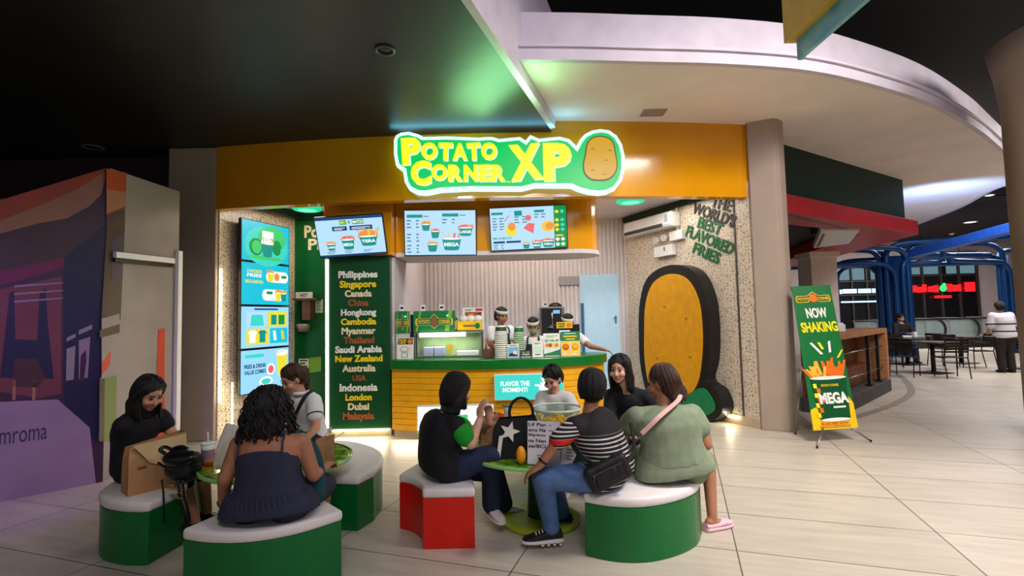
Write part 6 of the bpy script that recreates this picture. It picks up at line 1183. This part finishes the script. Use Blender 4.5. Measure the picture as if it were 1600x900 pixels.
# ---- cassette air conditioner and pieces under the red canopy
ca = thing('cassette_unit', 'white ceiling cassette air conditioner within the red canopy frame', 'air conditioner', (6.0, 9.2, 3.0))
q = [onz(1282, 362, 2.98), onz(1343, 362, 2.98), onz(1327, 381, 2.98), onz(1271, 388, 2.98)]
m = MB(); a = m.ring([V((p.x, p.y, 2.98)) for p in q]); b = m.ring([V((p.x, p.y, 3.12)) for p in q]); m.skin([a, b], 0, True, False, True); m.build('panel', whitep, ca, bevel=.02)
cc = sum(q, V())/4; m = MB(); a = [p.lerp(cc, .25) for p in q]; m.poly([V((p.x, p.y, 2.976)) for p in (q[3].lerp(cc, .12), q[0].lerp(cc, .15), q[0].lerp(cc, .3), q[3].lerp(cc, .3))]); m.build('air_slot', blackp, ca)
m = MB(); m.bx((cc.x-.3, cc.y-.3, 3.12), (cc.x+.3, cc.y+.3, 3.36)); m.build('hanger', blackp, ca)
# recessed downlights, vents, smoke heads
dlm = EM('downlight', (255, 244, 226), 7)
def downlight(lb, x, y, z, r_, on=True):
    p = onz(x, y, z); t = thing('downlight', lb, 'downlight', (p.x, p.y, z)); m = MB(); m.lathe([(r_, 0), (r_*1.02, -.012), (r_*.8, -.016), (r_*.74, 0)], p, 28, cap=False); m.build('trim_ring', whitep if on else M('ring_dark', (70, 70, 70), .4), t)
    m = MB(); m.lathe([(.001, -.004), (r_*.76, -.004), (r_*.76, 0), (.001, 0)], p, 24, cap=False); m.build('lens', dlm if on else M('lens_off', (30, 30, 30), .3), t); return p
downlight('unlit round downlight in the black ceiling above the hoarding', 145, 230, 3.968, .13, False)
p_ = downlight('unlit round downlight in the black ceiling up and left of the shop sign', 601, 78, 3.968, .09, False)
downlight('bright downlight in the dark court ceiling below the white soffit', 1516, 347, 4.752, .22); downlight('small bright downlight at the edge of the white soffit by the round column', 1546, 305, 4.752, .12)
for lb, x in (('bright hanging lamp in the court, above the blue tubes right of their trunk', 1441), ('bright hanging lamp in the court above the red neon shop front', 1499)):
    p = at(x, 409, 22.5); t = thing('pendant_lamp', lb, 'pendant lamp', p, 'hanging court lamps'); m = MB(); m.lathe([(.24, 0), (.25, .04), (.08, .12)], p, 24); m.build('shade', blackp, t)
    m = MB(); m.lathe([(.001, -.02), (.2, -.02), (.21, 0), (.001, 0)], p, 24, cap=False); m.build('lens', dlm, t); m = MB(); m.tube([p+V((0, 0, .1)), V((p.x, p.y, 4.76))], .015, 6); m.build('rod', blackp, t)
p = onz(1487, 364, 4.74); m = MB(); m.lathe([(.1, 0), (.1, -.05), (.04, -.08)], p, 16); tag(m.build('smoke_detector', whitep), 'white smoke detector on the dark court ceiling left of the bright downlight', 'smoke detector')
p = onz(1021, 176, 4.118); m = MB(); m.box(p, (.3, .22, .012)); tag(m.build('ceiling_hatch', M('hatch_grey', (150, 140, 132), .5)), 'small square hatch in the white soffit just above the yellow fascia', 'hatch')
# ---- hanging sign boards at the top
hs_ = thing('hanging_sign', 'yellow and teal sign boards hanging from above at the top right', 'hanging sign', onz(1245, 90, 3.2))
def plate(nm, p0, p1, z0, z1, mat, th, ext=3.0):
    d = V((p1.x-p0.x, p1.y-p0.y, 0)); n = V((-d.y, d.x, 0)).normalized()*th; a, b = V((p0.x, p0.y, 0)), V((p0.x, p0.y, 0))+d*ext; m = MB(); m.prism([a.xy[:], b.xy[:], (b+n).xy[:], (a+n).xy[:]], z0, z1); return m.build(nm, mat, hs_)
plate('yellow_board', onz(1225, 68, 3.40), onz(1292, 0, 3.40), 3.40, 4.4, M('sign_mustard', (206, 170, 70), .5, noise=.05), .14)
plate('teal_board', onz(1246, 94, 3.26), onz(1352, 0, 3.26), 3.26, 3.44, M('sign_teal', (156, 214, 196), .4, col2=(90, 160, 190), noise=0, scale=5), .03, 2.2)
m = MB(); p0 = onz(1246, 94, 3.26); m.tube([V((p0.x+.2, p0.y-.3, 4.4)), V((p0.x+.2, p0.y-.3, 5.55))], .012, 8); m.build('hanger_rod', steel, hs_)
# ---- blue steel tube trees
blue = M('blue_steel', (18, 70, 128), .35, .3, noise=.06); blued = M('blue_dark', (18, 56, 110), .4, .2)
def tree(lb, x, y, n, r_, tube, arms, group='blue steel tube trees'):
    t = thing('tube_tree', lb, 'column', (x, y, 0), group)
    for k in range(n):
        a = 2*PI*k/n; m = MB(); px, py = x+r_*math.cos(a), y+r_*math.sin(a); dx, dy = arms[k % len(arms)]; h = 2.75+.22*(k % 4)
        m.tube(curve_pts([V((px, py, 0)), V((px, py, 1.2)), V((px, py, h-.25)), V((px+dx*.12, py+dy*.12, h+.12)), V((px+dx*.5, py+dy*.5, h+.3)), V((px+dx*1.5, py+dy*1.5, h+.32)), V((px+dx*3.2, py+dy*3.2, h+.32))], 5), tube, 8); m.build('tube', blue, t)
    m = MB(); m.lathe([(r_*.9, 0), (r_*.9, 3.3)], (x, y, 0), 20); m.build('core', blued, t)
    return t
tree('thick trunk of bundled blue steel tubes in the food court behind the seated diner', 12.85, 17.0, 12, .42, .085, [(-1, .1), (1, .1), (-.9, -.4), (.95, -.3)])
tree('slim trunk of blue steel tubes right of the banner top', 11.35, 17.8, 5, .12, .06, [(1, .1), (.9, -.3), (-.8, .3)])
tree('slim trunk of blue steel tubes beside the standing person at right', 17.0, 17.4, 5, .14, .08, [(-1, .1), (-.9, -.3), (.8, .3)])
m = MB(); a, b = at(1425, 397, 15.5), at(1605, 350, 12.2); d = (b-a).normalized(); q = Matrix((d, UP.cross(d).normalized(), d.cross(UP.cross(d)).normalized())).transposed(); m.box((a+b)/2, ((b-a).length, .3, .24), 0, q); tag(m.build('blue_beam', M('beam_blue', (36, 90, 190), .4), bevel=.01), 'flat bright blue beam crossing the dark court ceiling', 'beam')
# ---- far shop fronts
wallm = M('court_wall', (206, 190, 190), .7, noise=.03); m = MB(); m.bx((8.4, 24, 0), (34, 24.3, 4.75)); st(m.build('wall_back', wallm))
m = MB(); m.bx((33.8, -2, 0), (34, 30, 4.75)); st(m.build('wall_right', black_up))
dk_ = M('shop_dark', (22, 22, 26), .25, noise=.2); winp = EM('pane_reflection', (120, 160, 176), .55); mull = M('mullion', (86, 78, 76), .4, .5)  # upper panes glow faintly in place of the reflections on their glass
def front(lb, x0, x1, z0, z1, signcol, blocks, cols, zt):
    t = thing('shop_window', lb, 'shop front', ((x0+x1)/2, 23.9, z0)); f = Frame((x0, 23.9, z0), (1, 0, 0), (0, 0, 1)); w_, h = x1-x0, z1-z0
    m = MB(); m.fext(f, [(0, 0), (w_, 0), (w_, h), (0, h)], -.09, 0); m.build('dark_interior', dk_, t)
    m = MB()
    for k in range(cols): m.frect(f, w_*(k+.08)/cols, zt-z0, w_*(k+.92)/cols, h-.1, .004) if k != 2 else m.frect(f, w_*(k+.35)/cols, zt-z0, w_*(k+.92)/cols, h-.1, .004)
    m.build('upper_panes', winp, t)
    m = MB()
    for k in range(cols+1): m.fext(f, [(w_*k/cols-.035, 0), (w_*k/cols+.035, 0), (w_*k/cols+.035, h), (w_*k/cols-.035, h)], 0, .08)
    for z in (zt-z0-.1, zt-z0-.75): m.fext(f, [(0, z), (w_, z), (w_, z+.06), (0, z+.06)], 0, .07)
    m.build('mullions', mull, t)
    m = MB()
    for a, b, c, d in blocks: m.fext(f, [(w_*a, c-z0), (w_*b, c-z0), (w_*b, d-z0), (w_*a, d-z0)], .1, .16)
    m.build('lit_lettering', signcol, t)
    return t, f, w_
redn = EM('neon_red', (255, 24, 30), 1.6); whn = EM('neon_white', (190, 225, 255), 1.6)
t, f, w_ = front('dark glazed shop front with red neon lettering and green emblem across the court', 18.55, 22.0, .3, 4.2, redn, [(.06, .14, 2.3, 2.62), (.15, .21, 2.28, 2.55), (.22, .27, 2.3, 2.66), (.3, .36, 2.3, 2.56), (.37, .43, 2.28, 2.6), (.56, .62, 2.3, 2.66), (.63, .69, 2.3, 2.6), (.7, .74, 2.3, 2.62), (.8, .93, 2.28, 2.72), (.38, .6, 2.0, 2.12)], 4, 3.15)
m = MB(); m.fell(f, w_*.49, 2.16, .17, .16, .17); m.fell(f, w_*.51, 2.33, .09, .08, .165); m.build('emblem', EM('emblem_green', (60, 230, 130), 1.3), t)
front('dark glazed shop front with white lit lettering left of the blue trunk', 15.35, 17.45, .3, 3.7, whn, [(.02, .07, 2.3, 2.5), (.1, .4, 2.32, 2.52), (.45, .72, 2.32, 2.52), (.76, .86, 2.32, 2.52), (.9, .97, 2.3, 2.5), (.05, .9, 1.88, 1.95)], 3, 2.95)
# ---- glass railing and escalators beyond the tables
rail = thing('glass_railing', 'glass railing with steel rail and posts along the far edge of the court', 'railing', (16.5, 20.2, 0))
m = MB(); m.bx((13.6, 20.2, .12), (18.3, 20.22, 1.05)); m.build('glass_panel', M('rail_glass', (190, 206, 206), .05, alpha=.35, noise=0), rail)
m = MB(); m.tube([(13.6, 20.2, 1.12), (18.3, 20.2, 1.12)], .035, 8); m.build('top_rail', steel, rail)
x = 13.6
while x < 18.4: m = MB(); m.tube([(x, 20.2, 0), (x, 20.2, 1.05), (x-.12, 20.1, 1.12)], .03, 6); m.build('post', steel, rail); x += .94
m = MB(); m.bx((13, 20.6, 0), (22.5, 21.0, .42)); tag(m.build('court_ledge', M('ledge_grey', (150, 140, 132), .7)), 'low grey ledge running behind the glass railing and escalators', 'ledge')
es = M('handrail_black', (20, 20, 22), .5); esg = M('escalator_glass', (150, 166, 166), .1, alpha=.45, noise=0)
def escal(x):
    t = thing('escalator', 'glass sided escalator end with looped black handrail', 'escalator', (x, 19.6, 0), 'escalator ends across the court'); lp = []
    for a in range(-90, 91, 15): lp.append(V((x+.42+.38*math.cos(R(a)), 19.6, .72+.40*math.sin(R(a)))))
    pts = [V((x-1.0, 19.6, .36))] + [V((x+.3, 19.6, .32))] + lp + [V((x+.3, 19.6, 1.12)), V((x-1.0, 19.6, 1.14))]
    m = MB(); m.tube(pts, .045, 8); m.build('handrail', es, t); m = MB(); m.prism([(0, 0)]*3, 0, 0) if False else m.poly([p+V((0, .01, 0)) for p in pts]); m.build('glass_side', esg, t)
    m = MB(); m.bx((x-1.0, 19.5, .0), (x+.72, 19.75, .36)); m.build('skirt', M('skirt_dark', (60, 58, 58), .4, .5), t); return t
e0 = escal(15.9); tag(e0, 'glass sided escalator end with looped black handrail, leftmost of three, under the red neon', 'escalator')
for x_, l_ in ((17.2, 'middle of three looped escalator ends below the red neon shop front'), (18.5, 'rightmost looped escalator end, nearest the standing person in white stripes')): o = dup(e0); o.location.x += x_-15.9; o['label'] = l_
# ---- tables and chairs of the court
mt = M('court_metal', (34, 29, 28), .45, .5)
def ctable():
    t = thing('court_table', 'dark square court table', 'table', (0, 0, 0), 'dark court tables'); m = MB(); m.box((0, 0, .735), (.75, .75, .03)); m.build('tabletop', M('court_top', (60, 52, 48), .3), t, bevel=.006)
    m = MB(); m.cyl((0, 0, .02), (0, 0, .72), .045); m.build('pedestal', mt, t); m = MB(); m.box((0, 0, .012), (.55, .55, .024)); m.build('foot_plate', mt, t, bevel=.006); return t
def cchair():
    t = thing('court_chair', 'dark slatted metal court chair', 'chair', (0, 0, 0), 'dark slatted court chairs')      # faces +y, back at -y
    m = MB()
    for k in range(6): m.box((0, -.19+.075*k, .45), (.42, .055, .014))
    m.build('seat', mt, t)
    m = MB()
    for k in range(5): m.box((0, -.235-.012*k, .58+.062*k), (.42, .012, .042))
    m.build('backrest', mt, t)
    for s in (-1, 1):
        m = MB(); m.tube([(s*.22, .2, 0), (s*.22, .2, .45), (s*.22, .17, .64), (s*.22, .1, .665), (s*.22, -.24, .66)], .012, 6); m.build('leg', mt, t)
        m = MB(); m.tube([(s*.22, -.30, 0), (s*.22, -.22, .45), (s*.22, -.30, .86)], .012, 6); m.build('leg', mt, t)
        m = MB(); m.tube([(s*.22, -.23, .44), (s*.22, .2, .44)], .011, 6); m.build('seat_rail', mt, t)
    m = MB(); m.tube([(-.22, -.30, .86), (.22, -.30, .86)], .012, 6); m.build('back_rail', mt, t); return t
t0, c0 = ctable(), cchair(); first = {'t': True, 'c': True}
def put(src, key, x, y, rz, lb):
    o = src if first[key] else dup(src); first[key] = False
    o.location = (x, y, 0); o.rotation_euler.z = rz; o['label'] = lb
for x, y, rz, lb in ((10.0, 12.15, .3, 'dark court table nearest the camera, ringed by slatted chairs'), (10.9, 14.1, .2, 'dark court table with the seated diner behind it'), (12.4, 14.1, .3, 'dark court table farther back, left of the standing person'), (12.6, 12.4, .3, 'dark court table beside the standing person in white stripes')): put(t0, 't', x, y, rz, lb)
for x, y, rz, lb in ((9.72, 11.35, -.25, 'slatted court chair nearest the camera, its back towards us'), (9.02, 11.75, -.9, 'slatted court chair at the nearest table, second in from the booth post'), (8.75, 12.9, -.4, 'slatted court chair closest to the booth corner post'), (10.75, 12.7, 2.4, 'slatted court chair on the far side of the nearest table'), (11.75, 12.9, 1.35, 'slatted court chair turned sideways left of the standing person'), (11.5, 13.6, -1.4, 'slatted court chair between the two farther tables'), (10.1, 13.6, -.6, 'slatted court chair in front of the seated diner'), (11.0, 14.9, 3.0, 'slatted court chair that the seated diner sits on'), (12.0, 12.05, -1.2, 'slatted court chair in front of the standing person'), (9.9, 14.6, -1.6, 'slatted court chair left of the seated diner')): put(c0, 'c', x, y, rz, lb)
m = MB(); c_ = at(1440, 505, 14.2); m.bx((10.75, 14.0, .752), (11.0, 14.2, .80)); m.bx((11.05, 14.0, .752), (11.15, 14.1, .90)); tag(m.build('food_tray', whitep, bevel=.01), 'white tray and cup on the table of the seated diner', 'tray')
# ---- two people of the court
hx = at(1407, 497, 14.75); T = person('seated diner in dark jacket at the court table in front of the blue trunk', dict(pel=V((hx.x, 14.85, .52)), neck=V((hx.x, 14.72, hx.z-.15)), head=hx, lat=(1, 0, 0), fwd=(0, -1, 0), face=(.1, -1, -.3), shw=.19, w=1.1,
    elL=V((hx.x+.27, 14.6, .82)), haL=V((hx.x+.1, 14.42, .84)), elR=V((hx.x-.27, 14.6, .82)), haR=V((hx.x-.1, 14.42, .84)), knL=V((hx.x+.12, 14.42, .5)), anL=V((hx.x+.12, 14.42, .09)), knR=V((hx.x-.12, 14.42, .5)), anR=V((hx.x-.12, 14.42, .09))), skin1, vox=.012)
shirt(T, cloth('jacket_dark', (30, 30, 36)), 1.8, name='jacket', inf=.03); trousers(T, ddenim); hair(T, hairm, 'short')
for s in (1, -1): shoe(T['t'], 'shoe', T['an'][s], (0, -1), [blackp, blackp])
X0 = 11.55; Y0 = 11.95; hz = 1.56
T = person('person standing with back turned in white top with dark stripes and dark trousers', dict(pel=V((X0, Y0, .86)), neck=V((X0-.03, Y0+.02, 1.38)), head=V((X0-.02, Y0+.05, 1.53)), lat=(-1, .1, 0), fwd=(.1, 1, 0), face=(.3, 1, -.2), shw=.19, w=1.2, facey=False,
    elL=V((X0-.27, Y0+.05, 1.1)), haL=V((X0-.16, Y0+.22, .98)), elR=V((X0+.25, Y0+.05, 1.1)), haR=V((X0+.14, Y0+.22, .98)), knL=V((X0-.10, Y0+.02, .46)), anL=V((X0-.10, Y0, .09)), knR=V((X0+.11, Y0+.02, .46)), anR=V((X0+.12, Y0, .09))), skin1, vox=.012)
shirt(T, stripes('court_stripes', .78, .17, .2, (214, 208, 214), (36, 34, 46), 1.18), .95, name='striped_top', inf=.035, flare=.01); trousers(T, cloth('trousers_dark', (40, 32, 32)), inf=.03, shin=.97, flare=.01); hair(T, hairm, 'short')
m = MB(); m.ell(T['hp'](0, -.07, .06), (.06, .06, .06)); m.build('hair_bun', hairm, T['t'])
for s in (1, -1): shoe(T['t'], 'shoe', T['an'][s], (.1, 1), [blackp, blackp])
